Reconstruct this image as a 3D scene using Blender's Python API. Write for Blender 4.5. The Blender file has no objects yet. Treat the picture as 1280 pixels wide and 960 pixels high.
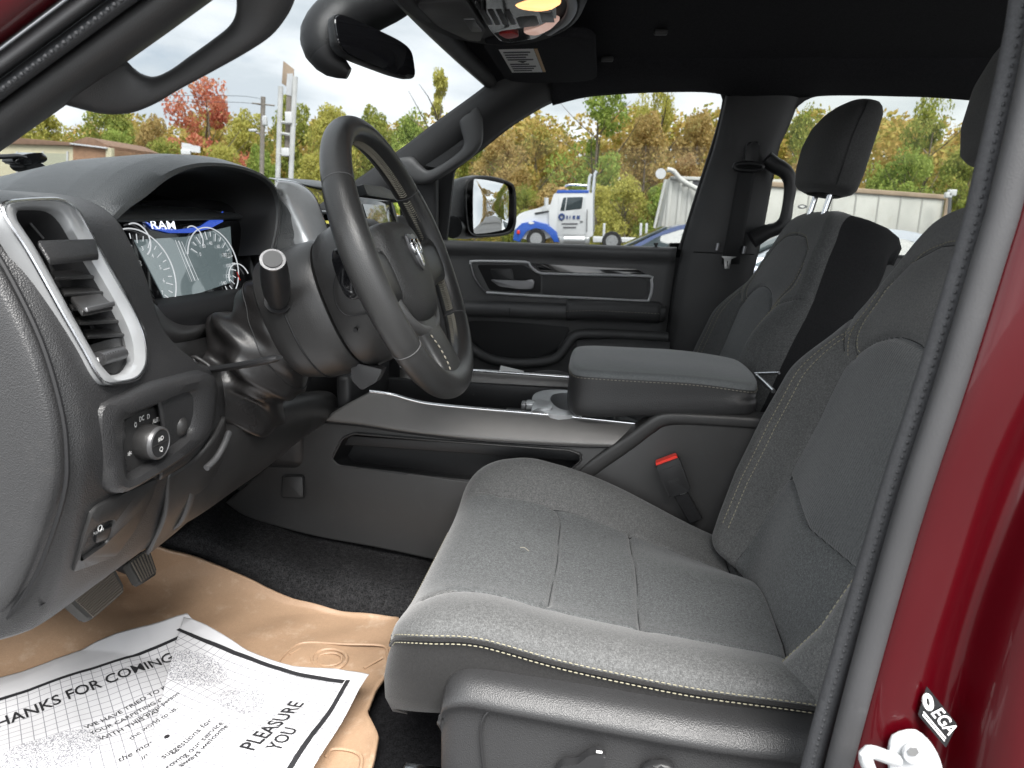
import bpy, bmesh, math, random
import numpy as np
from mathutils import Vector, Matrix
random.seed(7)
rng = np.random.default_rng(7)
R = math.radians
sc = bpy.context.scene
col = sc.collection
V = Vector

# ------------------------------------------------------------------ camera
# vehicle frame: -X is the front of the truck, +Y runs across the cab to the passenger side, Z up from the ground
CAM = V((0, -.5, 1.40)); FPX = 880.0
YAW, PIT, ROL = R(7.), R(13.), R(1.6)
_c, _s = math.cos(YAW), math.sin(YAW)
def _ry(v): return V((_c*v[0]-_s*v[1], _s*v[0]+_c*v[1], v[2]))
cf = _ry((0, math.cos(PIT), -math.sin(PIT)))
_r0 = _ry((1, 0, 0)); _u0 = _ry((0, math.sin(PIT), math.cos(PIT)))
cr_ = math.cos(ROL)*_r0 + math.sin(ROL)*_u0
cu_ = -math.sin(ROL)*_r0 + math.cos(ROL)*_u0
cd = bpy.data.cameras.new('camera'); cam = bpy.data.objects.new('camera', cd); col.objects.link(cam)
cam.matrix_world = Matrix(((cr_.x, cu_.x, -cf.x, CAM.x), (cr_.y, cu_.y, -cf.y, CAM.y), (cr_.z, cu_.z, -cf.z, CAM.z), (0, 0, 0, 1)))
cd.sensor_width = 36; cd.lens = FPX*36/1280; cd.clip_start = .02; cd.clip_end = 3000
cd.dof.use_dof = True; cd.dof.focus_distance = 1.0; cd.dof.aperture_fstop = cd.lens/1000/.0021
sc.camera = cam

# ------------------------------------------------------------------ sky, sun, exposure
w = bpy.data.worlds.new('World'); sc.world = w; w.use_nodes = True
nt = w.node_tree; nt.nodes.clear()
def N(t, **k):
    n = nt.nodes.new(t)
    for a, b in k.items(): setattr(n, a, b)
    return n
SUN_EL, SUN_AZ = R(53), R(156)      # the sun stands behind the camera's side of the truck, veiled by cloud
sky = N('ShaderNodeTexSky', sky_type='NISHITA', sun_disc=False, sun_elevation=SUN_EL, sun_rotation=SUN_AZ, dust_density=2.0)
tc = N('ShaderNodeTexCoord'); mp = N('ShaderNodeMapping'); mp.inputs['Scale'].default_value = (1.2, 1.2, 3.6)
no = N('ShaderNodeTexNoise'); no.inputs['Scale'].default_value = 2.1; no.inputs['Detail'].default_value = 7; no.inputs['Roughness'].default_value = .55
rp = N('ShaderNodeValToRGB'); rp.color_ramp.elements[0].position = .18; rp.color_ramp.elements[1].position = .40
no2 = N('ShaderNodeTexNoise'); no2.inputs['Scale'].default_value = 3.3; no2.inputs['Detail'].default_value = 6
rp2 = N('ShaderNodeValToRGB'); rp2.color_ramp.elements[0].position = .38; rp2.color_ramp.elements[1].position = .62
rp2.color_ramp.elements[0].color = (6.7, 7.2, 7.6, 1); rp2.color_ramp.elements[1].color = (10.9, 11.0, 11.1, 1)
mx = N('ShaderNodeMix', data_type='RGBA'); bg = N('ShaderNodeBackground'); bg.inputs['Strength'].default_value = .105
ow = N('ShaderNodeOutputWorld'); L = nt.links.new
L(tc.outputs['Generated'], mp.inputs['Vector']); L(mp.outputs[0], no.inputs['Vector']); L(mp.outputs[0], no2.inputs['Vector'])
L(no.outputs['Fac'], rp.inputs[0]); L(no2.outputs['Fac'], rp2.inputs[0])
L(rp.outputs[0], mx.inputs['Factor']); L(sky.outputs[0], mx.inputs['A']); L(rp2.outputs[0], mx.inputs['B'])
L(mx.outputs['Result'], bg.inputs['Color']); L(bg.outputs[0], ow.inputs['Surface'])
sd = bpy.data.lights.new('sun', 'SUN'); sd.energy = 3.4; sd.angle = R(36); sd.color = (1, .97, .93)
so = bpy.data.objects.new('sun', sd); col.objects.link(so)
_sv = V((math.sin(SUN_AZ)*math.cos(SUN_EL), math.cos(SUN_AZ)*math.cos(SUN_EL), math.sin(SUN_EL)))
so.rotation_euler = _sv.to_track_quat('Z', 'Y').to_euler(); so.location = (-2, -6, 9)
vs = sc.view_settings; vs.view_transform = 'Standard'; vs.look = 'None'; vs.gamma = 1; vs.use_curve_mapping = False
vs.exposure = 1.6
sc.cycles.max_bounces = 10; sc.cycles.transparent_max_bounces = 24; sc.cycles.diffuse_bounces = 5
sc.cycles.sample_clamp_indirect = 6; sc.cycles.use_denoising = True; sc.cycles.caustics_reflective = False; sc.cycles.caustics_refractive = False

# ------------------------------------------------------------------ helpers: sight lines
def ray(px, py): return cf + (px-640)/FPX*cr_ - (py-480)/FPX*cu_
def at(px, py, Y=None, X=None, Z=None):
    d = ray(px, py); i, v = (1, Y) if Y is not None else (0, X) if X is not None else (2, Z)
    return CAM + d*((v-CAM[i])/d[i])
def onp(px, py, P0, n):
    d = ray(px, py); return CAM + d*((P0-CAM).dot(n)/d.dot(n))
def pr(p):
    v = V(p)-CAM; d = v.dot(cf); return 640+FPX*v.dot(cr_)/d, 480-FPX*v.dot(cu_)/d

# ------------------------------------------------------------------ helpers: objects
def tag(o, label=None, cat=None, group=None, kind=None):
    if label: o['label'] = label
    if cat: o['category'] = cat
    if group: o['group'] = group
    if kind: o['kind'] = kind
    return o
def thing(name, label, cat, loc=(0, 0, 0), group=None):
    o = bpy.data.objects.new(name, None); col.objects.link(o); o.location = loc; o.empty_display_size = .05
    return tag(o, label, cat, group)
def wloc(o):
    p = V(o.location)
    while o.parent: o = o.parent; p += V(o.location)
    return p
def link(o, parent):
    col.objects.link(o)
    if parent:
        o.location = V(o.location)-wloc(parent); o.parent = parent
    return o
def mesh(name, verts, faces, mat, parent=None, smooth=True, recentre=True, sharp=None):
    vs_ = np.array([tuple(v) for v in verts], float)
    c = (vs_.min(0)+vs_.max(0))/2 if recentre else np.zeros(3)
    me = bpy.data.meshes.new(name); me.from_pydata((vs_-c).tolist(), [], [tuple(f) for f in faces]); me.validate()
    if smooth: me.shade_smooth()
    if sharp: me.set_sharp_from_angle(angle=R(sharp))
    o = bpy.data.objects.new(name, me); o.location = c; me.materials.append(MAT[mat] if isinstance(mat, str) else mat)
    return link(o, parent)
def from_bm(name, bm, mat, parent=None, smooth=True, sharp=40):
    bmesh.ops.recalc_face_normals(bm, faces=bm.faces)
    v = [x.co[:] for x in bm.verts]; bm.verts.index_update(); f = [[x.index for x in fc.verts] for fc in bm.faces]; bm.free()
    return mesh(name, v, f, mat, parent, smooth, sharp=sharp)
def mod_bevel(o, wd, seg=3):
    m = o.modifiers.new('bevel', 'BEVEL'); m.width = wd; m.segments = seg; m.limit_method = 'ANGLE'; m.angle_limit = R(35); return o
def solid(o, t, off=-1):
    m = o.modifiers.new('solid', 'SOLIDIFY'); m.thickness = t; m.offset = off; return o
def crv(pts, n, closed=False):
    """Catmull-Rom through pts, n samples evenly by arc length"""
    P = np.array([tuple(p) for p in pts], float); m = len(P)
    if m == 2: return [V(P[0]+(P[1]-P[0])*t) for t in np.linspace(0, 1, n)]
    if closed: Q = np.vstack([P[-1], P, P[0], P[1]]); segs = m
    else: Q = np.vstack([2*P[0]-P[1], P, 2*P[-1]-P[-2]]); segs = m-1
    T = np.linspace(0, 1, 17)[:-1, None]; out = []
    for i in range(segs):
        a, b, c, d = Q[i], Q[i+1], Q[i+2], Q[i+3]
        out.append(.5*(2*b+(c-a)*T+(2*a-5*b+4*c-d)*T**2+(3*b-a-3*c+d)*T**3))
    out = np.vstack(out+[Q[-2][None] if not closed else Q[1][None]])
    s = np.r_[0, np.cumsum(np.linalg.norm(np.diff(out, axis=0), axis=1))]
    t = np.linspace(0, s[-1], n+1 if closed else n)
    if closed: t = t[:-1]
    return [V([np.interp(x, s, out[:, k]) for k in range(out.shape[1])]) for x in t]
def poly(pts, n, closed=False):
    """like crv but straight between points"""
    P = np.array([tuple(p) for p in pts], float)
    if closed: P = np.vstack([P, P[0]])
    s = np.r_[0, np.cumsum(np.linalg.norm(np.diff(P, axis=0), axis=1))]
    t = np.linspace(0, s[-1], n+1 if closed else n)
    if closed: t = t[:-1]
    return [V([np.interp(x, s, P[:, k]) for k in range(P.shape[1])]) for x in t]
def rnd(pts, r=.25, k=5, closed=True):
    """round the corners of a polygon: r = fraction of the shorter neighbour edge"""
    out = []; m = len(pts); P = [V(p) for p in pts]
    for i in range(m):
        if not closed and i in (0, m-1): out.append(P[i]); continue
        a, b, c = P[i-1], P[i], P[(i+1) % m]; q = min((a-b).length, (c-b).length)*r
        s, e = b+(a-b).normalized()*q, b+(c-b).normalized()*q
        for j in range(k+1):
            t = j/k; out.append(s*(1-t)**2+b*2*t*(1-t)+e*t*t)
    return out
def gridfaces(nu, nv, cu=False, cv=False, off=0):
    f = []
    for i in range(nu if cu else nu-1):
        for j in range(nv if cv else nv-1):
            a = i*nv+j; b = ((i+1) % nu)*nv+j; c = ((i+1) % nu)*nv+(j+1) % nv; d = i*nv+(j+1) % nv
            f.append((a+off, b+off, c+off, d+off))
    return f
def inpoly(p, q):
    x, y = p; r = False; j = len(q)-1
    for i in range(len(q)):
        if (q[i][1] > y) != (q[j][1] > y) and x < (q[j][0]-q[i][0])*(y-q[i][1])/(q[j][1]-q[i][1])+q[i][0]: r = not r
        j = i
    return r
def sheet(name, rows, mat, parent=None, nu=40, nv=40, thick=0, holes=(), fn=None, off=-1, straight=False):
    """smooth surface through rows of control points"""
    f1 = poly if straight else crv
    rr = [f1(r, nv) for r in rows]
    cols = [f1([rr[i][j] for i in range(len(rr))], nu) for j in range(nv)]
    vv = [cols[j][i] for i in range(nu) for j in range(nv)]
    if fn: vv = [fn(v, k//nv/(nu-1), k % nv/(nv-1)) for k, v in enumerate(vv)]
    ff = gridfaces(nu, nv)
    if holes:
        ff = [f for f in ff if not any(inpoly(pr(sum((vv[k] for k in f), V())/4), h) for h in holes)]
        used = sorted({k for f in ff for k in f}); mp_ = {k: i for i, k in enumerate(used)}
        vv = [vv[k] for k in used]; ff = [[mp_[k] for k in f] for f in ff]
    o = mesh(name, vv, ff, mat, parent)
    if thick: solid(o, thick, off)
    return o
def tube(name, pts, rad, mat, parent=None, n=10, closed=False, up=None, flat=1.0, caps=True):
    """tube along pts; rad a number or list; flat squashes the section along 'up'"""
    P = [V(p) for p in pts]; m = len(P); vv = []
    ref = V(up) if up else None
    T = []
    for i in range(m):
        a = P[i-1] if (i or closed) else P[0]; b = P[(i+1) % m] if (i < m-1 or closed) else P[-1]
        T.append((b-a).normalized())
    nrm = ref or (V((0, 0, 1)) if abs(T[0].z) < .9 else V((1, 0, 0)))
    for i in range(m):
        nrm = (ref or nrm); nrm = (nrm-T[i]*nrm.dot(T[i])).normalized(); b = T[i].cross(nrm)
        r = rad[i] if hasattr(rad, '__len__') else rad
        for k in range(n):
            a = 2*math.pi*k/n; vv.append(P[i]+nrm*(r*flat*math.sin(a))+b*(r*math.cos(a)))
    ff = gridfaces(m, n, closed, True)
    if caps and not closed: ff += [tuple(range(n-1, -1, -1)), tuple(range((m-1)*n, m*n))]
    return mesh(name, vv, ff, mat, parent, sharp=50)
def loft(name, loops, mat, parent=None, caps=(True, True), closed=True, sharp=45):
    n = len(loops[0]); vv = [p for l in loops for p in l]; ff = gridfaces(len(loops), n, False, closed)
    if caps[0]: ff.append(tuple(range(n-1, -1, -1)))
    if caps[1]: ff.append(tuple(range((len(loops)-1)*n, len(loops)*n)))
    return mesh(name, vv, ff, mat, parent, sharp=sharp)
def prism(name, outline, depth, mat, parent=None, bev=.002, seg=3):
    """planar outline extruded by the vector depth, bevelled"""
    n = len(outline); d = V(depth); a = [V(p) for p in outline]; b = [p+d for p in a]
    ff = [tuple(range(n)), tuple(range(2*n-1, n-1, -1))]+[(i, (i+1) % n, n+(i+1) % n, n+i) for i in range(n)]
    bm = bmesh.new(); bv = [bm.verts.new(p) for p in a+b]
    for f in ff: bm.faces.new([bv[k] for k in f])
    if bev:
        es = [e for e in bm.edges if any(len(f.verts) == n and n > 4 for f in e.link_faces)] if n > 4 else bm.edges[:]
        bmesh.ops.bevel(bm, geom=es, offset=bev, segments=seg, affect='EDGES', profile=.5, clamp_overlap=True)
    return from_bm(name, bm, mat, parent)
def rbox(name, c, size, mat, parent=None, bev=.004, seg=3, rot=None, axes=None):
    bm = bmesh.new(); bmesh.ops.create_cube(bm, size=1)
    M = Matrix.Diagonal((*size, 1)); bmesh.ops.transform(bm, matrix=M, verts=bm.verts)
    if bev: bmesh.ops.bevel(bm, geom=bm.edges[:], offset=bev, segments=seg, affect='EDGES', profile=.5, clamp_overlap=True)
    if axes: Mr = Matrix((axes[0], axes[1], axes[2])).transposed().to_4x4()
    else: Mr = rot.to_4x4() if rot else Matrix()
    bmesh.ops.transform(bm, matrix=Matrix.Translation(V(c)) @ Mr, verts=bm.verts)
    return from_bm(name, bm, mat, parent)
def strip(name, la, lb, mat, parent=None, thick=0):
    """ruled surface between two equal point lists"""
    n = len(la); o = mesh(name, list(la)+list(lb), [(i, i+1, n+i+1, n+i) for i in range(n-1)], mat, parent)
    if thick: solid(o, thick, 0)
    return o
def recess(name, outline, depth, mat, parent=None, shrink=.9, fmat=None):
    """walls and floor of a pocket behind an opening"""
    P = [V(p) for p in outline]; n = len(P); c = sum(P, V())/n; d = V(depth)
    Q = [c+(p-c)*shrink+d for p in P]
    return mesh(name, P+Q, [(i, (i+1) % n, n+(i+1) % n, n+i) for i in range(n)]+[tuple(range(n, 2*n))], mat, parent, sharp=40)
def stitches(name, path, mat, parent, ln=.0045, gap=.0022, r=.0007, lift=V((0, 0, 0))):
    P = np.array([tuple(p) for p in path]); s = np.r_[0, np.cumsum(np.linalg.norm(np.diff(P, axis=0), axis=1))]
    vv, ff = [], []; t = 0
    at_ = lambda x: V([np.interp(x, s, P[:, k]) for k in range(3)])+lift
    while t+ln < s[-1]:
        a, m_, b = at_(t), at_(t+ln/2), at_(t+ln); d = (b-a).normalized()
        n1 = d.orthogonal().normalized(); n2 = d.cross(n1); base = len(vv)
        for p, q in ((a, .45), (a+(b-a)*.2, 1), (a+(b-a)*.8, 1), (b, .45)):
            for k in range(5): g = 2*math.pi*k/5; vv.append(p+(n1*math.cos(g)+n2*math.sin(g))*r*q)
        ff += gridfaces(4, 5, False, True, base); t += ln+gap
    return mesh(name, vv, ff, mat, parent)
def text_tris(s, bold=False, italic=0.):
    cu = bpy.data.curves.new('t', 'FONT'); cu.body = s; cu.size = 1; cu.shear = italic; cu.offset = .012 if bold else .004; cu.resolution_u = 3
    o = bpy.data.objects.new('t', cu); col.objects.link(o); dg = bpy.context.evaluated_depsgraph_get(); dg.update()
    me = o.evaluated_get(dg).to_mesh(); v = np.array([x.co[:2] for x in me.vertices]); f = [tuple(p.vertices) for p in me.polygons]
    o.evaluated_get(dg).to_mesh_clear(); bpy.data.objects.remove(o); bpy.data.curves.remove(cu)
    v -= [v[:, 0].min(), 0]; return v, f
def text_on(name, s, a, b, up, mat, parent, hscale=1., bold=False, lift=V((0, 0, 0)), fz=None, italic=0., height=None):
    """flat lettering whose baseline runs from a to b; up = direction of the capitals"""
    v, f = text_tris(s, bold, italic); a, b = V(a), V(b); ex = b-a; wd = v[:, 0].max(); k = ex.length/wd
    ey = (V(up)-ex.normalized()*V(up).dot(ex.normalized())).normalized()*((height/.7) if height else k*hscale)
    P = [a+ex*(x/wd)+ey*y+lift for x, y in v]
    if fz: P = [fz(p) for p in P]
    return mesh(name, P, f, mat, parent, smooth=False)
def sq_loop(c, ax, ay, rx, ry, n=24, p=2.6):
    """superellipse loop"""
    o = []
    for k in range(n):
        t = 2*math.pi*k/n; ct, st = math.cos(t), math.sin(t)
        o.append(V(c)+V(ax)*(rx*math.copysign(abs(ct)**(2/p), ct))+V(ay)*(ry*math.copysign(abs(st)**(2/p), st)))
    return o

# ------------------------------------------------------------------ materials (procedural)
MAT = {}
def mat(name, c, rough=.5, metal=0., spec=.5, grain=None, fab=None, var=0., vscale=8., coat=0., wear=None, sheen=0., ior=None):
    """c base colour; grain=(scale, strength) pebble bump; fab=(scale, contrast) woven mottling; var large soft variation"""
    m = bpy.data.materials.new(name); m.use_nodes = True; t = m.node_tree; b = t.nodes['Principled BSDF']; lk = t.links.new
    b.inputs['Base Color'].default_value = (*c, 1); b.inputs['Roughness'].default_value = rough; b.inputs['Metallic'].default_value = metal
    b.inputs['Specular IOR Level'].default_value = spec; b.inputs['Coat Weight'].default_value = coat; b.inputs['Coat Roughness'].default_value = .03
    b.inputs['Sheen Weight'].default_value = sheen; b.inputs['Sheen Roughness'].default_value = .4
    if ior: b.inputs['IOR'].default_value = ior
    g = t.nodes.new('ShaderNodeNewGeometry'); src = None
    def node(ty, **k):
        n_ = t.nodes.new(ty)
        for a_, b_ in k.items():
            if a_ in n_.inputs: n_.inputs[a_].default_value = b_
            else: setattr(n_, a_, b_)
        return n_
    def mul(a_, fac_out, lo, hi):
        mr = node('ShaderNodeMapRange'); mr.inputs['From Min'].default_value = .28; mr.inputs['From Max'].default_value = .72
        mr.inputs['To Min'].default_value = lo; mr.inputs['To Max'].default_value = hi; lk(fac_out, mr.inputs['Value'])
        vm = node('ShaderNodeVectorMath', operation='SCALE')
        if a_ is None: vm.inputs[0].default_value = c
        else: lk(a_, vm.inputs[0])
        lk(mr.outputs[0], vm.inputs['Scale']); return vm.outputs[0]
    if var:
        n_ = node('ShaderNodeTexNoise', Scale=vscale, Detail=5.); lk(g.outputs['Position'], n_.inputs['Vector']); src = mul(src, n_.outputs['Fac'], 1-var, 1+var)
        rr = node('ShaderNodeMapRange'); rr.inputs['To Min'].default_value = max(.02, rough-.09); rr.inputs['To Max'].default_value = min(1, rough+.09)
        n3 = node('ShaderNodeTexNoise', Scale=vscale*2.3, Detail=6.); lk(g.outputs['Position'], n3.inputs['Vector']); lk(n3.outputs['Fac'], rr.inputs['Value']); lk(rr.outputs[0], b.inputs['Roughness'])
    hs = []
    if grain:
        vo = node('ShaderNodeTexVoronoi', Scale=grain[0]); lk(g.outputs['Position'], vo.inputs['Vector']); hs.append((vo.outputs['Distance'], grain[1], .0012))
    if fab:
        n_ = node('ShaderNodeTexNoise', Scale=fab[0], Detail=2., Roughness=.7); lk(g.outputs['Position'], n_.inputs['Vector']); src = mul(src, n_.outputs['Fac'], 1-fab[1], 1+fab[1])
        n4 = node('ShaderNodeTexNoise', Scale=fab[0]*.33, Detail=1.); lk(g.outputs['Position'], n4.inputs['Vector']); src = mul(src, n4.outputs['Fac'], 1-fab[1]*.35, 1+fab[1]*.35)
        hs.append((n_.outputs['Fac'], .35, .001))
    if wear:      # pale scuffs and dust specks: (scale, amount, colour)
        n_ = node('ShaderNodeTexNoise', Scale=wear[0], Detail=9., Roughness=.72); lk(g.outputs['Position'], n_.inputs['Vector'])
        r_ = node('ShaderNodeValToRGB'); r_.color_ramp.elements[0].position = .56; r_.color_ramp.elements[1].position = .74; lk(n_.outputs['Fac'], r_.inputs[0])
        mm = node('ShaderNodeMath', operation='MULTIPLY'); lk(r_.outputs[0], mm.inputs[0]); mm.inputs[1].default_value = wear[1]
        mi = node('ShaderNodeMix', data_type='RGBA'); lk(mm.outputs[0], mi.inputs['Factor'])
        if src: lk(src, mi.inputs['A'])
        else: mi.inputs['A'].default_value = (*c, 1)
        mi.inputs['B'].default_value = (*wear[2], 1); src = mi.outputs['Result']
    if src: lk(src, b.inputs['Base Color'])
    prev = None
    for h, s_, d_ in hs:
        bp = node('ShaderNodeBump'); bp.inputs['Strength'].default_value = s_; bp.inputs['Distance'].default_value = d_; lk(h, bp.inputs['Height'])
        if prev: lk(prev, bp.inputs['Normal'])
        prev = bp.outputs[0]
    if prev: lk(prev, b.inputs['Normal'])
    MAT[name] = m; return m
def glass(name, tint, refl=.006):
    m = bpy.data.materials.new(name); m.use_nodes = True; t = m.node_tree; t.nodes.clear(); lk = t.links.new
    o = t.nodes.new('ShaderNodeOutputMaterial'); a = t.nodes.new('ShaderNodeBsdfTransparent'); a.inputs[0].default_value = (*tint, 1)
    g = t.nodes.new('ShaderNodeBsdfGlossy'); g.inputs['Roughness'].default_value = .01; x = t.nodes.new('ShaderNodeMixShader'); x.inputs[0].default_value = refl
    lk(a.outputs[0], x.inputs[1]); lk(g.outputs[0], x.inputs[2]); lk(x.outputs[0], o.inputs[0]); MAT[name] = m
def emit(name, c, s):
    m = bpy.data.materials.new(name); m.use_nodes = True; b = m.node_tree.nodes['Principled BSDF']
    b.inputs['Base Color'].default_value = (*[x*.5 for x in c], 1); b.inputs['Emission Color'].default_value = (*c, 1); b.inputs['Emission Strength'].default_value = s; b.inputs['Roughness'].default_value = .15
    MAT[name] = m
mat('soft', (.026, .026, .027), .34, grain=(800, .36), var=.12, wear=(55, .10, (.12, .11, .10)))
mat('soft_top', (.036, .039, .041), .33, grain=(700, .36), var=.10)
mat('hard', (.026, .0255, .0255), .34, grain=(1100, .16), var=.12, wear=(40, .10, (.12, .11, .10)))
mat('hard_dark', (.018, .018, .019), .45, var=.1)
mat('black', (.006, .006, .007), .6)
mat('gloss_black', (.006, .006, .007), .10, coat=.5)
mat('leather', (.028, .028, .028), .33, grain=(900, .16), var=.15, wear=(30, .12, (.10, .095, .09)))
mat('leather_grain', (.038, .038, .038), .45, grain=(620, .40), var=.10)
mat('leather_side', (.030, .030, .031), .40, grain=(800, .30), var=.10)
mat('fabric', (.091, .095, .097), .85, fab=(900, .72), var=.07, sheen=.25, spec=.2)
mat('fabric_side', (.091, .092, .092), .85, fab=(1000, .62), var=.07, sheen=.25, spec=.2)
mat('fabric_skirt', (.017, .0165, .0165), .8, fab=(1300, .38), var=.1, spec=.25, sheen=.15)
mat('fabric_dark', (.018, .018, .019), .9, fab=(900, .3), spec=.1)
mat('fabric_head', (.060, .060, .060), .85, fab=(900, .3), spec=.2, sheen=.1)
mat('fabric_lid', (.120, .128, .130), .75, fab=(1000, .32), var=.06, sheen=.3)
mat('headliner', (.028, .028, .031), .95, fab=(500, .25), spec=.1)
mat('trim_dark', (.046, .046, .047), .55, grain=(1000, .15), var=.1)
mat('pillar', (.036, .036, .037), .5, grain=(900, .15), var=.1)
mat('seal', (.036, .036, .038), .55, grain=(700, .1), var=.15, wear=(25, .15, (.2, .2, .2)))
mat('seal_cloth', (.034, .035, .038), .7, fab=(700, .3), var=.1)
mat('silver', (.46, .47, .48), .32, metal=.45, var=.06, vscale=30)
mat('silver_satin', (.19, .19, .19), .40, metal=.75, fab=(1800, .05), var=.05)
mat('silver_dark', (.20, .20, .205), .38, metal=.8)
mat('chrome', (.75, .76, .78), .08, metal=1)
mat('chrome_soft', (.72, .73, .75), .22, metal=1)
mat('mirror_dark', (.012, .012, .014), .02, spec=.8)
mat('screen_glass', (.30, .34, .34), .08, coat=1.)
mat('leather_boot', (.016, .015, .015), .30, grain=(1500, .08), var=.1)
mat('hard_console', (.030, .0295, .0295), .42, grain=(900, .12), var=.10, wear=(30, .10, (.10, .10, .10)))
mat('rail_satin', (.17, .165, .16), .42, metal=.55, fab=(2200, .05), var=.05)
mat('fabric_rib', (.091, .095, .097), .85, fab=(900, .52), var=.06, sheen=.25, spec=.2)
_m = MAT['fabric_rib'].node_tree; _b = _m.nodes['Principled BSDF']; _w = _m.nodes.new('ShaderNodeTexWave'); _w.bands_direction = 'Y'; _w.inputs['Scale'].default_value = 55; _w.inputs['Distortion'].default_value = 1.4; _w.inputs['Detail Scale'].default_value = 9.
_g = _m.nodes.new('ShaderNodeNewGeometry'); _p = _m.nodes.new('ShaderNodeBump'); _p.inputs['Strength'].default_value = .25; _p.inputs['Distance'].default_value = .0016
_m.links.new(_g.outputs['Position'], _w.inputs['Vector']); _m.links.new(_w.outputs['Fac'], _p.inputs['Height']); _m.links.new(_b.inputs['Normal'].links[0].from_socket, _p.inputs['Normal']); _m.links.new(_p.outputs[0], _b.inputs['Normal'])
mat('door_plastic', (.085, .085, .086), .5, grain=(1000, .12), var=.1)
mat('handle_grey', (.075, .075, .076), .5, var=.08)
mat('mirror_shell', (.012, .012, .013), .35, var=.1)
mat('chrome_mirror', (.85, .86, .87), .01, metal=1)
mat('webbing', (.016, .016, .017), .8, fab=(800, .3))
mat('steel_dim', (.25, .25, .26), .35, metal=1)
mat('paper_lilac', (.62, .50, .66), .8)
mat('silver_door', (.72, .72, .73), .35, metal=.25)
mat('paint', (.045, .0004, .0022), .32, coat=.3, var=.05, spec=.2)
mat('thread', (.27, .25, .18), .8)
mat('seam_shade', (.018, .019, .020), .9)
mat('thread_dim', (.28, .26, .21), .8)
mat('tan', (.36, .24, .155), .45, fab=(500, .08), var=.14, vscale=5, wear=(26, .55, (.55, .44, .34)))
mat('carpet', (.020, .020, .021), 1., fab=(420, .75), spec=.05, var=.2, wear=(260, .25, (.12, .11, .10)))
mat('carpet_dark', (.010, .010, .011), 1., fab=(420, .6), spec=.05)
mat('rubber', (.050, .048, .045), .7, wear=(60, .55, (.16, .13, .10)))
mat('rubber_dusty', (.13, .11, .09), .8)
mat('ink', (.012, .012, .014), .7)
mat('ink_soft', (.09, .09, .10), .8)
mat('white_print', (.75, .75, .74), .5)
mat('stripe', (.5, .3, .12), .5)
mat('red', (.75, .035, .02), .35, coat=.3)
mat('red_print', (.5, .02, .02), .4)
mat('steel', (.55, .55, .55), .30, metal=1, var=.1)
mat('white_plastic', (.42, .43, .44), .35, var=.08)
mat('asphalt', (.13, .13, .13), .9, fab=(30, .2), var=.15, vscale=.4)
mat('grass', (.13, .15, .05), .95, fab=(12, .4), var=.3, vscale=.3)
mat('bark', (.16, .13, .10), .9, fab=(6, .3))
mat('truck_white', (.72, .73, .74), .3, coat=.4); mat('truck_white2', (.62, .63, .64), .4); mat('truck_blue', (.02, .09, .42), .3, coat=.4); mat('truck_navy', (.03, .06, .18), .5)
mat('car_glass', (.03, .045, .05), .06, spec=.8); mat('tyre', (.02, .02, .02), .8); mat('car_blue', (.05, .08, .20), .3, coat=.6); mat('car_silver', (.42, .45, .50), .3, metal=.4, coat=.5)
mat('trailer_white', (.58, .58, .55), .5, var=.12, vscale=.7, wear=(.9, .3, (.36, .31, .25))); mat('trailer_rust', (.38, .29, .21), .7, var=.2, vscale=1.5); mat('trailer_seam', (.40, .40, .38), .6)
mat('pole_wood', (.26, .23, .20), .9, var=.2); mat('pole_pale', (.60, .60, .58), .5, var=.15, vscale=2.)
mat('cream', (.60, .55, .38), .8, var=.1, vscale=.5); mat('brick', (.34, .20, .12), .85, fab=(3, .25)); mat('brown_roof', (.24, .15, .10), .85, fab=(4, .2)); mat('cream_pane', (.45, .45, .33), .3)
emit('lamp_amber', (1., .50, .20), .62); emit('lamp_pale', (.9, .58, .48), .16)
emit('gauge_glow', (.62, .64, .66), .30); emit('display_blue', (.03, .08, .45), .5); emit('display_pale', (.34, .44, .46), .13); emit('display_text', (.75, .8, .9), .7)  # gauge rings and marks get a glow of their own under the dark hood
for _n in ('display_pale', 'display_blue', 'screen_glass'):
    _b = MAT[_n].node_tree.nodes['Principled BSDF']; _b.inputs['Coat Weight'].default_value = 1; _b.inputs['Coat IOR'].default_value = 2.4; _b.inputs['Coat Roughness'].default_value = .02; _b.inputs['Base Color'].default_value = (.05, .06, .06, 1)
glass('window_glass', (.575, .585, .585)); glass('windshield_glass', (.575, .586, .592), .012); glass('privacy_glass', (.57, .58, .57))

# ================================================================== THE CAB SHELL
cab = thing('truck_cab', 'dark red pickup cab seen through its open driver door, black headliner and pillars', 'truck cab', (.2, .8, .0))
# floor and walls of the cab
cf_floor = rbox('floor_pan', (.2, .78, .69), (2.6, 1.56, .03), 'carpet_dark', cab, 0)
rbox('firewall', (-1.12, .78, 1.0), (.04, 1.56, .62), 'hard_dark', cab, 0)
rbox('rear_wall', (1.5, .78, 1.05), (.04, 1.56, .72), 'headliner', cab, 0)
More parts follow.
